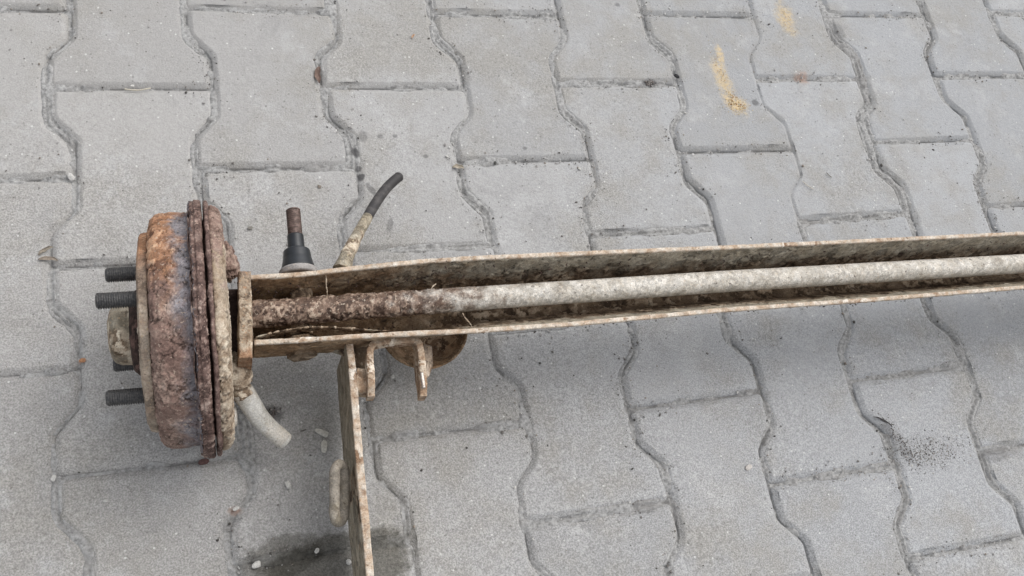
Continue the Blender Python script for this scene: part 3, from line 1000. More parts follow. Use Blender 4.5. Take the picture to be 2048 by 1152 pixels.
pebble(1030, 975, 0.003, 0.003, 0, WHITE, 'tiny white stone by the zigzag joint at bottom middle')
pebble(500, 456, 0.005, 0.004, 20, (0.2, 0.19, 0.17), 'small dark stone above the threaded bolt')
pebble(407, 912 + 12, 0.010, 0.006, 5, (0.09, 0.05, 0.045), 'dark rust flake on the ground under the drum rim', name='rust_flake')
pebble(165, 721, 0.006, 0.0045, 10, (0.33, 0.17, 0.09), 'small orange rust flake left of the hub', name='rust_flake', hgt=0.3)
pebble(1353, 153, 0.008, 0.0045, -40, (0.02, 0.02, 0.022), 'shiny black shard in a joint at top', name='black_shard')
pebble(990, 326, 0.005, 0.003, 70, (0.06, 0.06, 0.055), 'small dark curl in the joint above the beam', name='dry_scrap')


def curl(px, py, L, W, ang, tone, label, name='dry_leaf', arc=1.6, z=0.0006):
    """a curled dry leaf or bark scrap: a thin bowed sheet with uneven edge and real thickness"""
    w = at(px, py, 0)
    rs = random.Random(int(px + 7 * py))
    nu, nv = 22, 12
    top = []
    for i in range(nu):
        u = i / (nu - 1)
        wd = W / 2 * math.sin(math.pi * min(max(u, 0.04), 0.96)) ** 0.6 * (1 + 0.25 * (vnoise(np.array([[u * 6, px, 0]]), 1.0, 3)[0] - 0.5) * 2)
        for j in range(nv):
            v = (j / (nv - 1) - 0.5) * 2
            a = v * arc / 2 * 1.2
            yy = math.sin(a) * wd
            zz = (1 - math.cos(a)) * wd * 1.1 + 0.0008 * math.sin(u * 9) + 0.0012 * vnoise(np.array([[u * 5, v * 2, px]]), 1.0, 5)[0]
            xx = (u - 0.5) * L
            yy += 0.12 * L * math.sin(u * 3.0)
            top.append((xx, yy, zz))
    top = np.array(top)
    bot = top - np.array([0, 0, 0.0004])
    ca, sa = math.cos(math.radians(ang)), math.sin(math.radians(ang))
    V = np.concatenate([top, bot])
    V = np.stack([V[:, 0] * ca - V[:, 1] * sa, V[:, 0] * sa + V[:, 1] * ca, V[:, 2] - V[:, 2].min()], -1)
    F = grid_faces(nu, nv, False)
    n = nu * nv
    F2 = F[:, ::-1] + n
    per = [i for i in range(nv)] + [i * nv + nv - 1 for i in range(1, nu)] + [(nu - 1) * nv + j for j in range(nv - 2, -1, -1)] + [i * nv for i in range(nu - 2, 0, -1)]
    side = [(per[k], per[(k + 1) % len(per)], per[(k + 1) % len(per)] + n, per[k] + n) for k in range(len(per))]
    o = mesh_np(name, V, np.concatenate([F, F2, np.array(side)]), M_tone, None, color=np.tile((*tone, 1.0), (len(V), 1)))
    o.location = (w[0], w[1], z)
    tag(o, label, name.replace('_', ' '))
    return o


curl(639, 150, 0.021, 0.0085, 82, (0.16, 0.11, 0.09), 'curled brown leaf standing in the joint at upper left', z=-0.001)
curl(92, 503, 0.015, 0.005, 30, (0.24, 0.21, 0.17), 'dry bent leaf scrap in the joint left of the drum, upper', z=-0.0005)
curl(96, 521, 0.017, 0.005, -8, (0.26, 0.22, 0.18), 'dry bent leaf scrap in the joint left of the drum, lower', z=-0.0005)
curl(1763, 845, 0.025, 0.0045, -36, (0.05, 0.045, 0.045), 'dark narrow leaf lying along the joint at lower right', arc=0.8)
curl(916, 336, 0.013, 0.006, -10, (0.35, 0.31, 0.25), 'crumpled dry leaf in the joint above the beam', z=-0.001)
curl(826, 75, 0.0065, 0.003, 50, (0.5, 0.33, 0.22), 'tiny orange leaf scrap near the top', name='dry_leaf')


def stick(px0, py0, px1, py1, r, tone, label, z=0.001, bend=0.1, name='twig'):
    a, b = at(px0, py0, z), at(px1, py1, z)
    mid = (a + b) / 2 + np.cross(b - a, (0, 0, 1)) * bend
    path = smooth_path([a, mid, b], 2)
    P, _ = resample(path, 0.001)
    T = np.gradient(P, axis=0)
    T /= np.linalg.norm(T, axis=1, keepdims=True)
    A = np.cross(T, (0, 0, 1))
    B = np.cross(A, T)
    c = circle(8)
    rr = r * (0.7 + 0.5 * vnoise(P, 300, 4))[:, None, None]
    rr[0] *= 0.3
    rr[-1] *= 0.3
    G = P[:, None] + (A[:, None] * c[None, :, 0:1] + B[:, None] * c[None, :, 1:2]) * rr
    base = G.reshape(-1, 3).mean(0) * np.array([1, 1, 0])
    o = mesh_np(name, G.reshape(-1, 3) - base, grid_faces(G.shape[0], 8, True), M_tone, None, color=np.tile((*tone, 1.0), (G.shape[0] * 8, 1)))
    o.location = base
    tag(o, label, 'twig' if name == 'twig' else name.replace('_', ' '))
    return o


stick(248, 178, 302, 176, 0.0008, (0.5, 0.46, 0.38), 'thin pale twig lying along a joint at upper left')
stick(1605, 362, 1628, 378, 0.0005, (0.5, 0.46, 0.4), 'short thin straw on the right of the joint above the beam')
stick(1653, 345, 1664, 355, 0.0005, (0.2, 0.18, 0.15), 'tiny dark splinter on a paver at upper right')
stick(600, 862, 613, 858, 0.0006, (0.12, 0.11, 0.1), 'short dark splinter below the beam')

# ------------------------------------------------------------------ the rear axle
AXC = np.array([0.0555, -0.410, 0.1092])
YAW = math.radians(-1.2)
AD = np.array([math.cos(YAW), math.sin(YAW), 0.0])
ROOT = (0.30, -0.41, 0.0)
axle = bpy.data.objects.new('rear_axle', None)
axle.location = ROOT
C.objects.link(axle)
tag(axle, 'rusty rear car axle with brake drum and open channel beam lying on the paving', 'car axle')


def s_of(px, r, py=655):
    """distance along the wheel axis of what shows at px on a surface of radius r"""
    p = at(px, py, AXC[2] + 0.94 * r)
    return float((p - AXC) @ AD)


# brake drum
face_prof = [(s_of(275, .03), 0.0), (s_of(275, .078), 0.074), (s_of(276, .08), 0.079), (s_of(280, .082), 0.0825), (s_of(293, .083), 0.0835),
             (s_of(297, .084), 0.0838), (s_of(298.5, .084), 0.0825), (s_of(299, .085), 0.076)]
lathe('drum_face', face_prof, AXC, AD, M_face, axle, nseg=520, step=0.0009, amp=0.0009, scale=50, flake=0.0008, fscale=90, crack=0.0008, cover=0.4, fine=0.0003, seed=2)
prof = [(s_of(300, .085), 0.074), (s_of(300.5, .085), 0.0838), (s_of(301, .087), 0.0895), (s_of(304, .092), 0.0935), (s_of(311, .095), 0.0965),
        (s_of(322, .097), 0.0982), (s_of(345, .098), 0.0990), (s_of(372, .098), 0.0982), (s_of(384, .099), 0.0984), (s_of(388, .1), 0.1000),
        (s_of(389.5, .105), 0.1070), (s_of(391, .108), 0.1086)]
drum = lathe('brake_drum', prof, AXC, AD, M_drum, axle, nseg=680, step=0.0008, amp=0.0008, scale=40, flake=0.0015, fscale=105, crack=0.0013, cover=0.62, fine=0.0004, seed=3, flake2=0.0015)


def ragged_ring(name, prof, mat, seed, rag=0.0015, parent=axle, **kw):
    q, _ = resample(np.array(prof, float), 0.0007)
    nseg = 620
    u = np.cross(AD, (0, 0, 1)); u /= np.linalg.norm(u)
    v = np.cross(AD, u)
    c = circle(nseg)
    dirs = u * c[:, 0:1] + v * c[:, 1:2]
    edge = (fbm(dirs * 0.1, 90, seed, 4) - 0.5) * 2 * rag
    side = (fbm(dirs * 0.1, 60, seed + 3, 4) - 0.5) * 2 * rag * 0.7
    r = q[:, 1][:, None] + edge[None] * smooth01(q[:, 1], 0.095, 0.106)[:, None]
    s = q[:, 0][:, None] + side[None] * smooth01(q[:, 1], 0.09, 0.1)[:, None]
    G = AXC[None, None] + AD[None, None] * s[..., None] + dirs[None] * r[..., None]
    N = grid_normals(G, True)
    k = G.shape[0] // 2
    sg = ((G[k] - G[k].mean(0)) * N[k]).sum()
    fl = sg < 0
    P, wear = rough(G, -N if fl else N, seed=seed, **kw)
    F = grid_faces(G.shape[0], nseg, True)
    return mesh_np(name, P.reshape(-1, 3), F[:, ::-1] if fl else F, mat, parent, wear.reshape(-1, 4))


rim = ragged_ring('drum_rim', [(s_of(388, .105), 0.094), (s_of(389, .108), 0.1065), (s_of(391, .108), 0.1083), (s_of(398, .1085), 0.1078), (s_of(401, .1085), 0.1092), (s_of(412, .109), 0.1090), (s_of(415.5, .108), 0.1075), (s_of(416, .105), 0.092)],
                  M_rim, 12, 0.0012, amp=0.0006, scale=90, flake=0.0007, fscale=170, crack=0.0006, cover=0.5, fine=0.0005, flake2=0.0007)
leaf_ring = ragged_ring('rust_scale_layer', [(s_of(385, .1), 0.0985), (s_of(385.5, .104), 0.1045), (s_of(387, .106), 0.1060), (s_of(387.6, .104), 0.099)],
                        M_rim, 21, 0.0030, amp=0.0003, scale=100, flake=0.0006, fscale=220, crack=0.0003, cover=0.5, fine=0.0003)
bp_edge = ragged_ring('backing_plate_lip', [(s_of(421, .105), 0.093), (s_of(421.3, .108), 0.1062), (s_of(423, .108), 0.1082), (s_of(428, .108), 0.1083), (s_of(431, .107), 0.1070), (s_of(432, .105), 0.1025)],
                      M_rim, 33, 0.0014, amp=0.0006, scale=90, flake=0.0005, fscale=170, crack=0.0005, cover=0.4, fine=0.0004, flake2=0.0006)
bplate = lathe('backing_plate', [(s_of(430, .1), 0.095), (s_of(431, .103), 0.1035), (s_of(437, .104), 0.1042), (s_of(446, .103), 0.1030), (s_of(453, .101), 0.1005), (s_of(457, .098), 0.096), (s_of(458, .093), 0.089), (s_of(459, .08), 0.07), (s_of(459, .05), 0.0)],
               AXC, AD, M_plate, axle, nseg=560, step=0.0009, amp=0.0011, scale=50, flake=0.0015, fscale=120, crack=0.0014, cover=0.65, fine=0.0004, seed=41, flake2=0.0009)
core = lathe('drum_lining', [(s_of(410, .1), 0.0), (s_of(410, .1), 0.092), (s_of(426, .1), 0.092), (s_of(426, .1), 0.0)], AXC, AD, M_deep, axle, nseg=160, step=0.003, seed=4)

# hub, cap and studs
hubf = lathe('hub_flange', [(s_of(258, .03), 0.0), (s_of(258, .03), 0.028), (s_of(262, .03), 0.033), (s_of(276, .03), 0.037), (s_of(276.5, .03), 0.0)], AXC, AD, M_deep, axle, nseg=120, step=0.001, amp=0.0004, flake=0.0006, fscale=200, crack=0.0003, seed=5)
cap = lathe('dust_cap', [(s_of(214, .01), 0.0), (s_of(215, .01), 0.012), (s_of(218, .02), 0.0195), (s_of(224, .02), 0.0235), (s_of(236, .025), 0.026), (s_of(262, .026), 0.0268), (s_of(262, .02), 0.0)], AXC, AD,
            weathered('dust_cap_mud', OLIVE, MUD, (0.05, 0.035, 0.02), (0.4, 0.3, 0.2), 50, bump=0.4), axle, nseg=150, step=0.001, amp=0.0008, scale=60, flake=0.0006, fscale=110, crack=0.0002, cover=0.4, seed=6)


def threaded(name, base, axis, length, r, mat, parent, pitch=0.0018, chamfer=0.0015, plainlen=0.0):
    """a bolt thread: turned ridges, chamfered at the tip"""
    pr = [(0, r * 0.94)]
    s = plainlen
    pr.append((s, r * 0.94))
    while s < length - chamfer - pitch:
        pr += [(s + pitch * 0.25, r * 0.82), (s + pitch * 0.75, r * 1.05), (s + pitch, r * 0.95)]
        s += pitch
    pr += [(length - chamfer, r * 0.95), (length, r * 0.78), (length, 0.0)]
    pr = np.array(pr)
    axis = np.array(axis, float); axis /= np.linalg.norm(axis)
    u = np.cross(axis, (0, 0, 1)); u /= np.linalg.norm(u)
    v = np.cross(axis, u)
    ns = 40
    c = circle(ns)
    # one more point between neighbours keeps the ridges smooth; the helix shifts each spoke a little
    rr = np.maximum(pr[:, 1], 1e-5)
    sh = (np.arange(ns) / ns)[None, :] * pitch * ((pr[:, 0] > plainlen) & (pr[:, 0] < length - chamfer))[:, None]
    G = np.array(base)[None, None] + axis[None, None] * (pr[:, 0][:, None] + sh)[..., None] + (u * c[:, 0:1] + v * c[:, 1:2])[None] * rr[:, None, None]
    F = grid_faces(len(pr), ns, True)
    cc = np.cross(G[1, 1] - G[1, 0], G[2, 0] - G[1, 0]) @ (G[1, 0] - G[1].mean(0))
    return mesh_np(name, G.reshape(-1, 3), F if cc > 0 else F[:, ::-1], mat, parent, np.tile((0.5, 0, 0.5, 0), (G.shape[0] * ns, 1)))


sface = s_of(276, .06)
for k in range(4):
    th = math.radians(-8 + 90 * k)
    rad = 0.0575
    dy, dz = math.cos(th), math.sin(th)
    side = np.array([-math.sin(YAW), math.cos(YAW), 0])
    p0 = AXC + side * rad * dy + np.array([0, 0, 1]) * rad * dz + AD * (sface + 0.001)
    threaded('wheel_stud', p0, -AD, 0.030 if k != 1 else 0.031, 0.0064, M_stud, axle)

# end plate of the beam, spindle block behind it
ZE = 0.126
pU = [at(505, 551, ZE), at(600, 546, ZE), at(700, 534, ZE), at(850, 519, ZE), at(950, 513, ZE), at(1200, 502, ZE), at(1448, 492, ZE), at(1748, 478, ZE), at(2048, 464, ZE)]
pL = [at(505, 690, ZE), at(620, 684, ZE), at(690, 679, ZE), at(830, 671, ZE), at(950, 666, ZE), at(1150, 652, ZE), at(1448, 624, ZE), at(1748, 603, ZE), at(2048, 578, ZE)]
for q in (pU, pL):
    q.append(q[-1] + (q[-1] - q[-3]) * 1.3)
pU, pL = np.array(pU), np.array(pL)
for q in (pU, pL):
    q[0] += (q[0] - q[1]) * 0.10
x0, x1 = pU[0][0], pU[-1][0]

ep_a = at(489, 538, 0.138)
ep_b = at(491, 712, 0.134)
sec = rrect(0.0112, 0.066, 0.0016, 0.0009)
M_end = weathered('end_plate_rust', MUD, MUD, (0.06, 0.04, 0.03), (0.42, 0.24, 0.13), 70, bump=0.6, cellvar=0.25, grad=(1, -0.388, -0.366, LUMPY, 0.09), grad2=(1, -0.425, -0.448, [(0.3, (0.12, 0.065, 0.04)), (0.5, (0.30, 0.18, 0.11)), (0.7, (0.42, 0.31, 0.22))], 0.09))
epath = np.array([ep_a, (ep_a + ep_b) / 2, ep_b]) - np.array([0, 0, 0.033])
sweep('end_plate', epath, sec, M_end, axle, 0.0009, amp=0.0012, scale=75, flake=0.0008, fscale=150, crack=0.0008, cover=0.45, fine=0.0003, seed=51, flake2=0.0005)
for py, zz, L in ():
    a = at(489, py, zz)
    lathe('weld_bead', [(-L / 2, 0), (-L / 2 + 0.002, 0.0045), (0, 0.0062), (L / 2 - 0.002, 0.0045), (L / 2, 0)], a - np.array([0, 0, 0.003]), (0.3, 1, 0), M_mud, axle, nseg=40, step=0.0008, amp=0.0012, scale=150, flake=0.0012, fscale=220, crack=0.0005, cover=0.7, seed=int(py), flake2=0.0008)
sb = np.array([at(467, 572, 0.10), at(470, 705, 0.10)])
sweep('spindle_block', sb - np.array([0, 0, 0.03]), rrect(0.022, 0.045, 0.004, 0.002), M_deep, axle, 0.002, amp=0.0008, seed=52)
# caked, flaking crust that bridges backing plate and end plate
cr_pts = [np.r_[at(442, 478, 0.122), 0.5], np.r_[at(450, 500, 0.124), 0.8], np.r_[at(459, 522, 0.124), 0.85], np.r_[at(468, 545, 0.118), 0.5]]
sweep('mud_crust', smooth_path(cr_pts, 2) - np.array([0, 0, 0.012, 0]), rrect(0.017, 0.022, 0.006, 0.0008), M_plate, axle, 0.0008, amp=0.0022, scale=110, flake=0.0026, fscale=170, crack=0.0018, cover=0.8, fine=0.0006, seed=53, flake2=0.0014)


# beam: an open channel, the sheet folded from upper flange round the bottom to lower flange
def lerp_edge(E, x):
    return np.interp(x, E[:, 0], E[:, 1])


nx = int((x1 - x0) / 0.0013)
xs_ = np.linspace(x0, x1, nx)
yu = lerp_edge(pU, xs_)
yl = lerp_edge(pL, xs_)
TH = 0.0038
lean = 0.004 + 0.018 * smooth01(xs_, 0.14, 0.34)          # the lower flange leans in more along the beam
leanu = 0.003 + 0.006 * smooth01(xs_, 0.14, 0.34)


def channel(nu_in):
    """outer then inner outline of the folded sheet for every station"""
    outs = []
    for i in range(nx):
        a, b = yu[i], yl[i]
        zb = 0.066
        lo, lu = lean[i], leanu[i]
        outer = [(a, ZE), (a - lu * 0.5, 0.100), (a - lu, 0.080), (a - lu - 0.006, 0.069), (a - lu - 0.015, zb),
                 (b + lo + 0.012, zb), (b + lo + 0.004, 0.069), (b + lo, 0.079), (b + lo * 0.5, 0.101), (b, ZE)]
        inner = [(b + TH, ZE), (b + lo * 0.5 + TH, 0.101), (b + lo + TH, 0.081), (b + lo + 0.008, 0.073), (b + lo + 0.014, zb + TH),
                 (a - lu - 0.016, zb + TH), (a - lu - 0.008, 0.073), (a - lu - TH, 0.082), (a - lu * 0.5 - TH, 0.100), (a - TH, ZE)]
        loop = outer + inner + [outer[0]]
        q, _ = resample(np.array(loop), 0.0013)
        if i == 0:
            channel.n = len(q)
        seg = np.linspace(0, 1, channel.n)
        s = np.linspace(0, 1, len(q))
        q = np.stack([np.interp(seg, s, q[:, 0]), np.interp(seg, s, q[:, 1])], 1)[:-1]
        outs.append(q)
    return np.array(outs)


CH = channel(0)
G = np.concatenate([np.repeat(xs_[:, None, None], CH.shape[1], 1), CH], -1)
N = grid_normals(G, True)
k = nx // 2
fl = False
topi = np.argmin(np.abs(G[k, :, 2] - 0.066) + np.abs(G[k, :, 1] - G[k, :, 1].mean()) * 0.2)
if N[k, topi, 2] > 0:
    N = -N
    fl = True
Pd, wear = rough(G, N, amp=0.0006, scale=60, flake=0.0011, fscale=150, crack=0.0009, cover=0.55, fine=0.0003, seed=61)
# the edge itself stays fairly crisp
F = grid_faces(nx, CH.shape[1], True)
if fl:
    F = F[:, ::-1]
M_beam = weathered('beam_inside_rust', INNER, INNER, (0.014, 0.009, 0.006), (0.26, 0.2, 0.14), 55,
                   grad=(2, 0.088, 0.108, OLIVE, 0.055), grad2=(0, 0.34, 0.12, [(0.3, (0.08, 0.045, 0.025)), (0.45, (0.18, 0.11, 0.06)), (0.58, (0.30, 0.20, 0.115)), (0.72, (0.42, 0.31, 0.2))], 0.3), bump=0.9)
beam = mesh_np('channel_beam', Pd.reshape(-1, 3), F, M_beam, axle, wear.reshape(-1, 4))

# the pale worn edge along the top of each flange
for E, sgn, sd_ in ((pU, -1, 71), (pL, 1, 72)):
    path = np.array([(x, lerp_edge(E, x) + sgn * TH / 2, ZE) for x in np.linspace(x0, x1, 200)])
    sweep('flange_edge', path, rrect(TH * 1.12, 0.0034, 0.0008, 0.0007), M_edge, axle, 0.0016, amp=0.0005, scale=120, flake=0.0004, fscale=200, crack=0.0003, cover=0.3, fine=0.0002, seed=sd_)

# lifted rust layer on the inside of the lower flange
lay = np.array([at(512, 677, 0.122), at(560, 664, 0.116), at(620, 656, 0.113), at(680, 658, 0.113), at(740, 663, 0.116), at(780, 665, 0.118)])
sweep('rust_scale_layer', smooth_path(lay, 2), rrect(0.0008, 0.008, 0.0003, 0.0004), M_arm, axle, 0.0007, amp=0.0016, scale=120, flake=0.001, fscale=260, crack=0.0003, cover=0.6, seed=74)

# torsion bar inside the channel
ZB = 0.106
bar_pts = [(500, 629, 26), (600, 622, 26), (750, 611, 25), (850, 604, 24), (950, 597, 24), (1200, 580, 22.5), (1448, 563, 21), (1748, 545, 19.5), (2048, 527, 18)]
bp = []
for px, py, hw in bar_pts:
    c = at(px, py, ZB)
    e = at(px, py - hw, ZB)
    bp.append(np.r_[c, 0.0118])
bp = np.array(bp)
ext = bp[-1] + (bp[-1] - bp[-2]) * 1.0
bp = np.concatenate([bp, ext[None]])
bp[:, 3] = np.interp(np.arange(len(bp)), [0, 3, 8, 9], [0.0117, 0.0112, 0.0108, 0.0108])
nb = 72
P, t = resample(bp, 0.0009)
T = np.gradient(P[:, :3], axis=0); T /= np.linalg.norm(T, axis=1, keepdims=True)
A = np.cross(T, (0, 0, 1)); A /= np.linalg.norm(A, axis=1, keepdims=True)
B = np.cross(A, T)
c = circle(nb)
G = P[:, None, :3] + (A[:, None] * c[None, :, 0:1] + B[:, None] * c[None, :, 1:2]) * P[:, 3][:, None, None]
N = grid_normals(G, True)
if ((G[5] - G[5].mean(0)) * N[5]).sum() < 0:
    N = -N
    fl = True
else:
    fl = False
P1, w1 = rough(G, N, amp=0.0007, scale=90, flake=0.0016, fscale=240, crack=0.0006, cover=0.75, fine=0.0004, seed=81)
P2, w2 = rough(G, N, amp=0.0002, scale=60, flake=0.00045, fscale=260, crack=0.0004, cover=0.16, fine=0.00012, seed=82)
f = smooth01(G[..., 0] + 0.12 * (fbm(G, 30, 83) - 0.5), 0.20, 0.32)[..., None]
bar = mesh_np('torsion_bar', (P1 * (1 - f) + P2 * f).reshape(-1, 3), grid_faces(G.shape[0], nb, True)[:, ::-1] if fl else grid_faces(G.shape[0], nb, True),
              M_bar, axle, (w1 * (1 - f) + w2 * f).reshape(-1, 4))

# through bolt: rubber boot, washer, thread above the beam; head below it
zt = 0.098
w0 = at(597, 545, zt); w1_ = at(586, 420, zt)
bd = (w1_ - w0); blen = float(np.linalg.norm(bd)); bd /= blen


def along(py):
    p = at(592, py, zt)
    return float((p - w0) @ bd)


pz = w0 - bd * 0.002
lathe('washer', [(along(553), 0.0), (along(553), 0.0155), (along(551), 0.0170), (along(543), 0.0172), (along(540), 0.0164), (along(540), 0.0)], w0, bd,
      weathered('grey_washer', [(0.3,(0.2,0.19,0.19)),(0.7,(0.4,0.38,0.36))], [(0.3,(0.2,0.19,0.19)),(0.7,(0.4,0.38,0.36))], (0.06, 0.05, 0.04), (0.4, 0.35, 0.3), 80, bump=0.3), axle, nseg=80, step=0.0007, amp=0.0003, seed=91)
lathe('rubber_boot', [(along(541), 0.0), (along(541), 0.0152), (along(536), 0.0149), (along(518), 0.0128), (along(514), 0.0126), (along(503), 0.0119), (along(501), 0.0110), (along(500), 0.0080), (along(498), 0.0076), (along(472), 0.0074), (along(470.5), 0.0068), (along(470), 0.0)],
      w0, bd, M_rubber, axle, nseg=80, step=0.0006, amp=0.0001, fine=0.00003, seed=92)
threaded('bolt_thread', w0 + bd * along(471), bd, along(420) - along(471), 0.0063, M_thread, axle, pitch=0.0019, chamfer=0.001)
sh = np.array([at(602, 575, 0.095), at(604, 668, 0.093)])
sweep('bolt_sleeve', sh, circle(40) * 0.0095, M_inner, axle, 0.001, amp=0.0012, scale=120, flake=0.001, fscale=200, crack=0.0004, cover=0.6, seed=93)
hh = at(604, 694, 0.098)
hexs = np.array([(math.cos(math.radians(a)), math.sin(math.radians(a))) for a in range(0, 361, 60)])
hexs, _ = resample(hexs, 0.12)
sweep('bolt_head', np.array([hh + (0, 0.012, -0.012), hh + (0.0005, -0.0055, -0.012)]), hexs[:-1] * 0.0135, M_inner, axle, 0.001, amp=0.0005, scale=120, flake=0.0004, fscale=200, seed=94)

# brake hose lying out to the upper right
hp = [(684, 540, 0.078, 0.0086), (692, 518, 0.076, 0.0070), (706, 486, 0.068, 0.0060), (728, 447, 0.058, 0.0052), (748, 411, 0.050, 0.0053), (770, 379, 0.045, 0.0052), (786, 363, 0.043, 0.0052), (796, 355, 0.042, 0.0051)]
hpts = smooth_path([np.r_[at(a, b, z), r] for a, b, z, r in hp], 2)
M_hosemud = weathered('muddy_hose', OLIVE, MUD, (0.07, 0.055, 0.04), (0.45, 0.38, 0.26), 90, bump=0.5)
nhalf = int(len(hpts) * 0.47)
sweep('hose', hpts[:nhalf + 1], circle(40), M_hosemud, axle, 0.0008, amp=0.0007, scale=160, flake=0.0008, fscale=230, crack=0.0003, cover=0.45, seed=95)
tip = hpts[nhalf:]
cap_r = np.array([np.r_[tip[-1][:3] + (tip[-1][:3] - tip[-2][:3]) / np.linalg.norm(tip[-1][:3] - tip[-2][:3]) * 0.0056 * math.sin(a), 0.0056 * max(0.05, math.cos(a))] for a in np.linspace(0.2, 1.5, 6)])
sweep('hose_sleeve', np.concatenate([tip, cap_r]), circle(40), M_hose, axle, 0.0008, amp=0.0001, fine=0.0001, seed=96)
hb = at(684, 541, 0.098)
lathe('hose_fitting', [(-0.004, 0), (-0.004, 0.009), (0.004, 0.0095), (0.009, 0.006), (0.009, 0)], hb - np.array([0, 0, 0.02]), (0.15, 1, 0), M_mud, axle, nseg=50, step=0.0008, amp=0.0008, scale=120, flake=0.0006, seed=97)

# trailing arm: deep plate with pale top edge
ZA = 0.104
arm_px = [(698, 684), (704, 730), (707, 770), (710, 810), (714, 860), (718, 912), (723, 968), (731, 1050), (740, 1152), (749, 1260), (756, 1340)]
arm = np.array([at(a, b, ZA) for a, b in arm_px])
Pa, ta = resample(smooth_path(arm, 1), 0.0011)
n_s = len(Pa)
depth = np.interp(Pa[:, 1], [Pa[-1, 1], arm[7][1], arm[3][1], arm[1][1], arm[0][1]], [0.094, 0.094, 0.094, 0.096, 0.090])
bot_noise = (fbm(Pa, 55, 101, 4) - 0.5) * 0.010
secs = []
for i in range(n_s):
    dd = depth[i] + bot_noise[i]
    s_ = rrect(0.0058, 1.0, 0.002, 0.011)
    s_ = rrect(0.0058, dd, 0.0018, 0.0012)
    # same count for every ring
    L_, _ = resample(np.concatenate([s_, s_[:1]]), 0.0012)
    m_ = 150
    tt = np.linspace(0, 1, len(L_))
    q = np.stack([np.interp(np.linspace(0, 1, m_ + 1), tt, L_[:, 0]), np.interp(np.linspace(0, 1, m_ + 1), tt, L_[:, 1])], 1)[:-1]
    q[:, 1] -= dd / 2
    secs.append(q)
secs = np.array(secs)
T = np.gradient(Pa, axis=0); T /= np.linalg.norm(T, axis=1, keepdims=True)
A = np.cross(T, (0, 0, 1)); A /= np.linalg.norm(A, axis=1, keepdims=True)
G = Pa[:, None] + A[:, None] * secs[..., 0:1] + np.array([0, 0, 1.0]) * secs[..., 1:2]
grid_obj('trailing_arm', G, M_arm, axle, True, True, amp=0.0007, scale=50, flake=0.0008, fscale=110, crack=0.0005, cover=0.35, fine=0.0002, seed=102)
sweep('arm_edge', arm + np.array([0, 0, 0.0002]), rrect(0.0066, 0.003, 0.001, 0.0007), M_edge, axle, 0.0012, amp=0.0006, scale=90, flake=0.0006, fscale=160, crack=0.0004, cover=0.4, seed=103)
# weld run where the arm meets the beam
a = at(668, 692, 0.088)
sweep('weld_bead', np.array([a, a + (0.006, -0.002, 0), a + (0.012, -0.006, 0.001), a + (0.017, -0.012, 0.002)]) - (0, 0, 0.006), rrect(0.007, 0.012, 0.003, 0.0008), M_arm, axle, 0.0008, amp=0.0018, scale=120, flake=0.0012, fscale=200, cover=0.6, seed=104)

# U-shaped bracket: strip on edge
ZK = 0.112
bk = [at(744, 790, ZK), at(743, 760, ZK), at(740, 715, ZK), at(741, 693, ZK), at(752, 683, ZK), at(790, 680, ZK), at(828, 677, ZK), at(839, 684, ZK), at(843, 705, ZK), at(847, 750, ZK), at(849, 790, ZK)]
Pk, tk = resample(smooth_path(bk, 1), 0.0008)
T = np.gradient(Pk, axis=0); T /= np.linalg.norm(T, axis=1, keepdims=True)
A = np.cross(T, (0, 0, 1)); A /= np.linalg.norm(A, axis=1, keepdims=True)
hh_ = 0.012 + 0.003 * smooth01(0.35 - tk, 0, 0.1) + 0.013 * smooth01(tk, 0.62, 0.75) - 0.010 * smooth01(tk, 0.86, 1.0)
zc = Pk[:, 2] - 0.019
rs_ = rrect(0.0044, 1.0, 0.0012, 0.03)
q0 = rrect(0.0062, 0.038, 0.0014, 0.0010)
G = Pk[:, None] + A[:, None] * q0[None, :, 0:1]
G = G + np.array([0, 0, 1.0]) * ((q0[None, :, 1:2] - 0.019) * (hh_ / 0.038)[:, None, None])
G[..., 2] -= (smooth01(np.abs(tk - 0.5) * 2, 0.86, 1.0) * 0.004)[:, None]
grid_obj('u_bracket', G, M_brk, axle, True, True, amp=0.0005, scale=90, flake=0.0006, fscale=170, crack=0.0004, cover=0.4, seed=111)
a, b = at(843.5, 745, ZK + 0.0006), at(847.5, 776, ZK + 0.0002)
sweep('worn_bright_edge', np.array([a, b]), rrect(0.0034, 0.0024, 0.0009, 0.0006), M_shiny, axle, 0.0008, amp=0.0004, scale=200, seed=112)
# tab beside the right ear
pl = [at(848, 688, 0.094), at(864, 692, 0.094), at(867, 730, 0.092), at(859, 752, 0.090), at(850, 757, 0.090)]
cen = sum(pl) / 5
ringp, _ = resample(np.array(pl + [pl[0]]), 0.0012)
ringp = ringp[:-1]
G = np.array([ringp + (0, 0, -0.006), ringp + (0, 0, -0.003), ringp, ringp * 0.97 + cen * 0.03 + (0, 0, 0.0006)])
grid_obj('bracket_tab', G, M_face, axle, True, True, amp=0.0005, scale=80, flake=0.0004, fscale=140, seed=113)
# spacer nut between arm and bracket, and the block above it
a, b = at(712, 761, 0.097), at(739, 763, 0.097)
sweep('spacer_nut', np.array([a, b]) - (0, 0, 0.006), rrect(0.0225, 0.021, 0.004, 0.0008), M_brk, axle, 0.0008, amp=0.0007, scale=90, flake=0.0006, fscale=140, crack=0.0004, seed=114)
a, b = at(710, 706, 0.088), at(738, 706, 0.088)
sweep('spacer_block', np.array([a, b]) - (0, 0, 0.012), rrect(0.024, 0.022, 0.003, 0.001), M_arm, axle, 0.001, amp=0.0006, scale=70, seed=115)

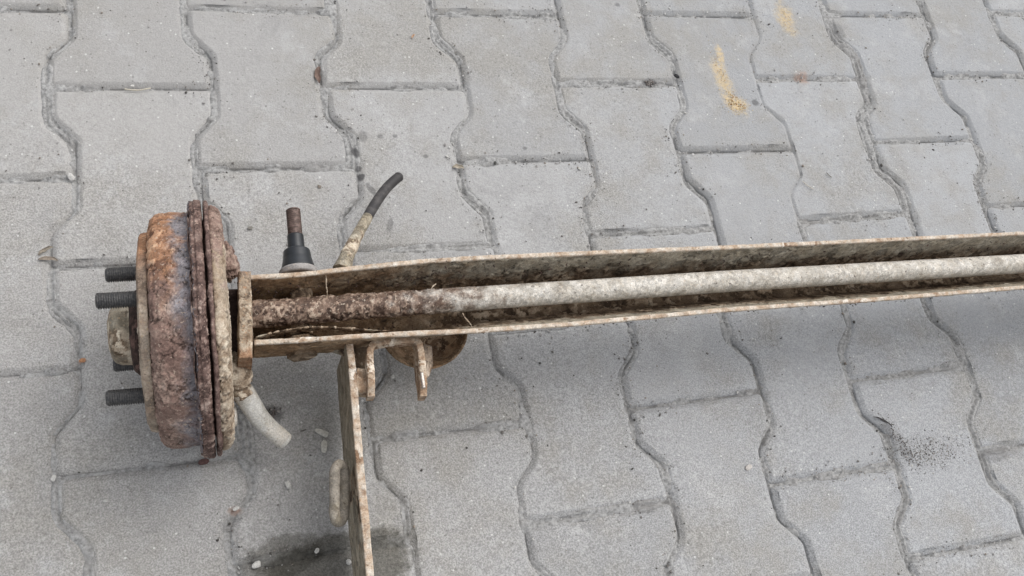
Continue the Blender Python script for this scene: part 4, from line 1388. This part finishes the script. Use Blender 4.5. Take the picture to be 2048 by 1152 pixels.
M_seat = weathered('spring_seat_rust', [(0.3, (0.10, 0.055, 0.03)), (0.45, (0.20, 0.125, 0.07)), (0.58, (0.29, 0.20, 0.125)), (0.72, (0.38, 0.29, 0.2))], [(0.3, (0.10, 0.055, 0.03)), (0.5, (0.22, 0.14, 0.085)), (0.7, (0.33, 0.25, 0.17))], (0.04, 0.025, 0.018), (0.4, 0.32, 0.22), 50, bump=0.4)
# spring seat: shallow round dish under the beam
sc_ = at(847, 652, 0.052)
lathe('spring_seat', [(-0.024, 0.0), (-0.024, 0.018), (-0.021, 0.028), (-0.010, 0.037), (-0.001, 0.0425), (0.000, 0.0440), (0.0012, 0.0440), (0.0012, 0.0418), (-0.0085, 0.0355), (-0.019, 0.0265), (-0.022, 0.017), (-0.022, 0.0)],
      sc_, (0.0, 0.0, 1.0), M_seat, axle, nseg=260, step=0.001, amp=0.0005, scale=60, flake=0.0005, fscale=120, crack=0.0003, cover=0.4, seed=121)

# cut pale tube with its nut, coming out of the backing plate
tp = [(484, 782, 0.078, 0.0095), (500, 806, 0.070, 0.0092), (518, 834, 0.060, 0.0088), (540, 858, 0.050, 0.0082), (568, 881, 0.040, 0.0080)]
tpts = smooth_path([np.r_[at(a, b, z), r] for a, b, z, r in tp], 2)
sweep('pale_tube', tpts, circle(56) * np.array([1.0, 0.82]), M_tube, axle, 0.0009, amp=0.0011, scale=45, flake=0.0, fine=0.0001, seed=131)
e0 = tpts[-1]; ed = e0[:3] - tpts[-3][:3]; ed /= np.linalg.norm(ed)
lathe('tube_mouth', [(0.0, 0.0), (0.0, 0.0062), (0.0006, 0.0080), (-0.001, 0.0083), (-0.003, 0.0082)], e0[:3] + ed * 0.0006, ed, M_tube, axle, nseg=48, step=0.0006, amp=0.0003, scale=200, seed=132)
a, b = at(474, 768, 0.082), at(490, 792, 0.076)
sweep('tube_nut', np.array([a, b]), hexs[:-1] * 0.0098, M_plate, axle, 0.0008, amp=0.0008, scale=120, flake=0.0007, fscale=180, crack=0.0003, seed=133)
a, b = at(468, 735, 0.095), at(476, 764, 0.083)
sweep('cable_boss', smooth_path([np.r_[at(455, 728, 0.098), 0.9], np.r_[a, 1.0], np.r_[b, 0.95]], 2), circle(50) * 0.013, M_mud, axle, 0.0009, amp=0.0016, scale=70, flake=0.0012, fscale=140, crack=0.0006, cover=0.5, seed=134)
g0 = at(466, 832, 0.060)
lathe('rubber_grommet', [(-0.004, 0), (-0.004, 0.0095), (0.0, 0.0105), (0.003, 0.009), (0.004, 0.0)], g0, AD, M_tube, axle, nseg=48, step=0.0008, amp=0.0004, seed=135)

# cable hook loop on the arm
lw, lh = at(680, 929, 0.088), at(678, 1044, 0.078)
ax_l = (lh - lw); Ll = np.linalg.norm(ax_l); ax_l /= Ll
wdir = np.array([0.45, 0.0, -0.60]); wdir /= np.linalg.norm(wdir)
loop = []
R_l = 0.0082
for k in range(60):
    a = 2 * math.pi * k / 60
    cx, cy = math.cos(a), math.sin(a)
    cen = (lw + lh) / 2
    off = (Ll / 2 - R_l) * (1 if cy > 0 else -1)
    loop.append(cen + wdir * R_l * cx + ax_l * (R_l * cy + off))
loop = np.array(loop)
lp, _ = resample(np.concatenate([loop, loop[:1]]), 0.0012)
lp = lp[:-1]
T = np.roll(lp, -1, 0) - np.roll(lp, 1, 0); T /= np.linalg.norm(T, axis=1, keepdims=True)
nrm = np.cross(ax_l, wdir)
A = np.cross(T, nrm); A /= np.linalg.norm(A, axis=1, keepdims=True)
c = circle(28)
G = lp[:, None] + (A[:, None] * c[None, :, 0:1] + nrm[None, None] * c[None, :, 1:2]) * 0.0044
G = np.concatenate([G, G[:1]], 0)
M_hook = weathered('hook_mud', [(0.3, (0.13, 0.11, 0.085)), (0.5, (0.23, 0.205, 0.17)), (0.7, (0.32, 0.29, 0.25))], OLIVE, (0.08, 0.06, 0.045), (0.34, 0.3, 0.24), 60, bump=0.4, cellvar=0.15)
grid_obj('cable_hook', G, M_hook, axle, True, False, amp=0.0009, scale=80, flake=0.0005, fscale=150, crack=0.0003, cover=0.4, seed=141)


# loose rust flakes and dirt strands caught in the channel: countless, one part
def flakes(name, centres, size, mat, parent, seed):
    rs = np.random.RandomState(seed)
    n = len(centres)
    ang = rs.uniform(0, 6.283, n)
    tilt = rs.uniform(-0.9, 0.9, n)
    s = rs.uniform(0.4, 1.0, n) * size
    V = []
    base = np.array([(-1, -.5), (-.2, -.8), (.9, -.4), (.7, .5), (-.3, .8), (-.9, .3)])
    for top in (0, 1):
        b = np.repeat(base[None], n, 0) * (1 + 0.5 * (rs.rand(n, 6, 1) - 0.5))
        V.append(b)
    V[1] = V[0]
    v3 = []
    for k_, b in enumerate(V):
        x, y = b[..., 0] * s[:, None], b[..., 1] * s[:, None] * 0.6
        z = np.full_like(x, 0.0003 * k_) + x * np.sin(tilt)[:, None]
        X_ = x * np.cos(ang)[:, None] - y * np.sin(ang)[:, None]
        Y_ = x * np.sin(ang)[:, None] + y * np.cos(ang)[:, None]
        v3.append(np.stack([X_, Y_, z], -1) + centres[:, None])
    VV = np.concatenate(v3, 1).reshape(-1, 3)
    tri = []
    for i in range(1, 5):
        tri.append((0, i + 1, i))
        tri.append((6, 6 + i, 7 + i))
    for i in range(6):
        j = (i + 1) % 6
        tri += [(i, j, 6 + j), (i, 6 + j, 6 + i)]
    tri = np.array(tri)
    F_ = (tri[None] + (np.arange(n) * 12)[:, None, None]).reshape(-1, 3)
    w = np.repeat(np.stack([rs.rand(n), np.zeros(n), rs.rand(n), rs.rand(n)], -1)[:, None], 12, 1).reshape(-1, 4)
    o = mesh_np(name, VV, F_, mat, parent, w, smooth=False)
    o['kind'] = 'stuff'
    return o


# strings of dirt hanging across the channel
for pts_ in ([(651, 548), (653, 560), (652, 572), (655, 584), (653, 598)], [(925, 626), (930, 636), (941, 648), (946, 658)], [(862, 578), (866, 572), (872, 568)]):
    pp = smooth_path([at(a_, b_, 0.124 - 0.002 * i_) for i_, (a_, b_) in enumerate(pts_)], 2)
    sweep('dirt_strand', pp, circle(8) * 0.00045, M_mud, axle, 0.0006, amp=0.0009, scale=700, seed=int(pts_[0][0]))
rs = np.random.RandomState(5)
n = 500
xx = x0 + (1.0 - x0) * rs.rand(n) ** 1.3
yy_u = lerp_edge(pU, xx)
yy_l = lerp_edge(pL, xx)
t_ = rs.rand(n)
top = rs.rand(n) < 0.5
cy = np.where(top, yy_u - 0.006 - 0.006 * t_, yy_l + 0.012 + 0.014 * t_)
cz = np.where(top, 0.118 - 0.035 * t_, 0.078 + 0.003 * t_)
flakes('loose_flakes', np.stack([xx, cy, cz], -1), 0.0015, M_deep, axle, 6)

# pieces that belong to a part hang under it (all share the axle's frame, so nothing moves)
parts = {}
for o in axle.children:
    parts.setdefault(o.name.split('.')[0], []).append(o)
for whole, pieces in {'brake_drum': ['drum_rim', 'drum_face', 'drum_lining'], 'backing_plate': ['backing_plate_lip', 'rubber_grommet'],
                      'pale_tube': ['tube_mouth', 'tube_nut'], 'trailing_arm': ['arm_edge', 'cable_hook'],
                      'u_bracket': ['worn_bright_edge', 'bracket_tab'], 'channel_beam': ['flange_edge', 'loose_flakes', 'dirt_strand'],
                      'hose': ['hose_sleeve', 'hose_fitting'], 'hub_flange': ['dust_cap']}.items():
    for pc in pieces:
        for o in parts.get(pc, []):
            o.parent = parts[whole][0]
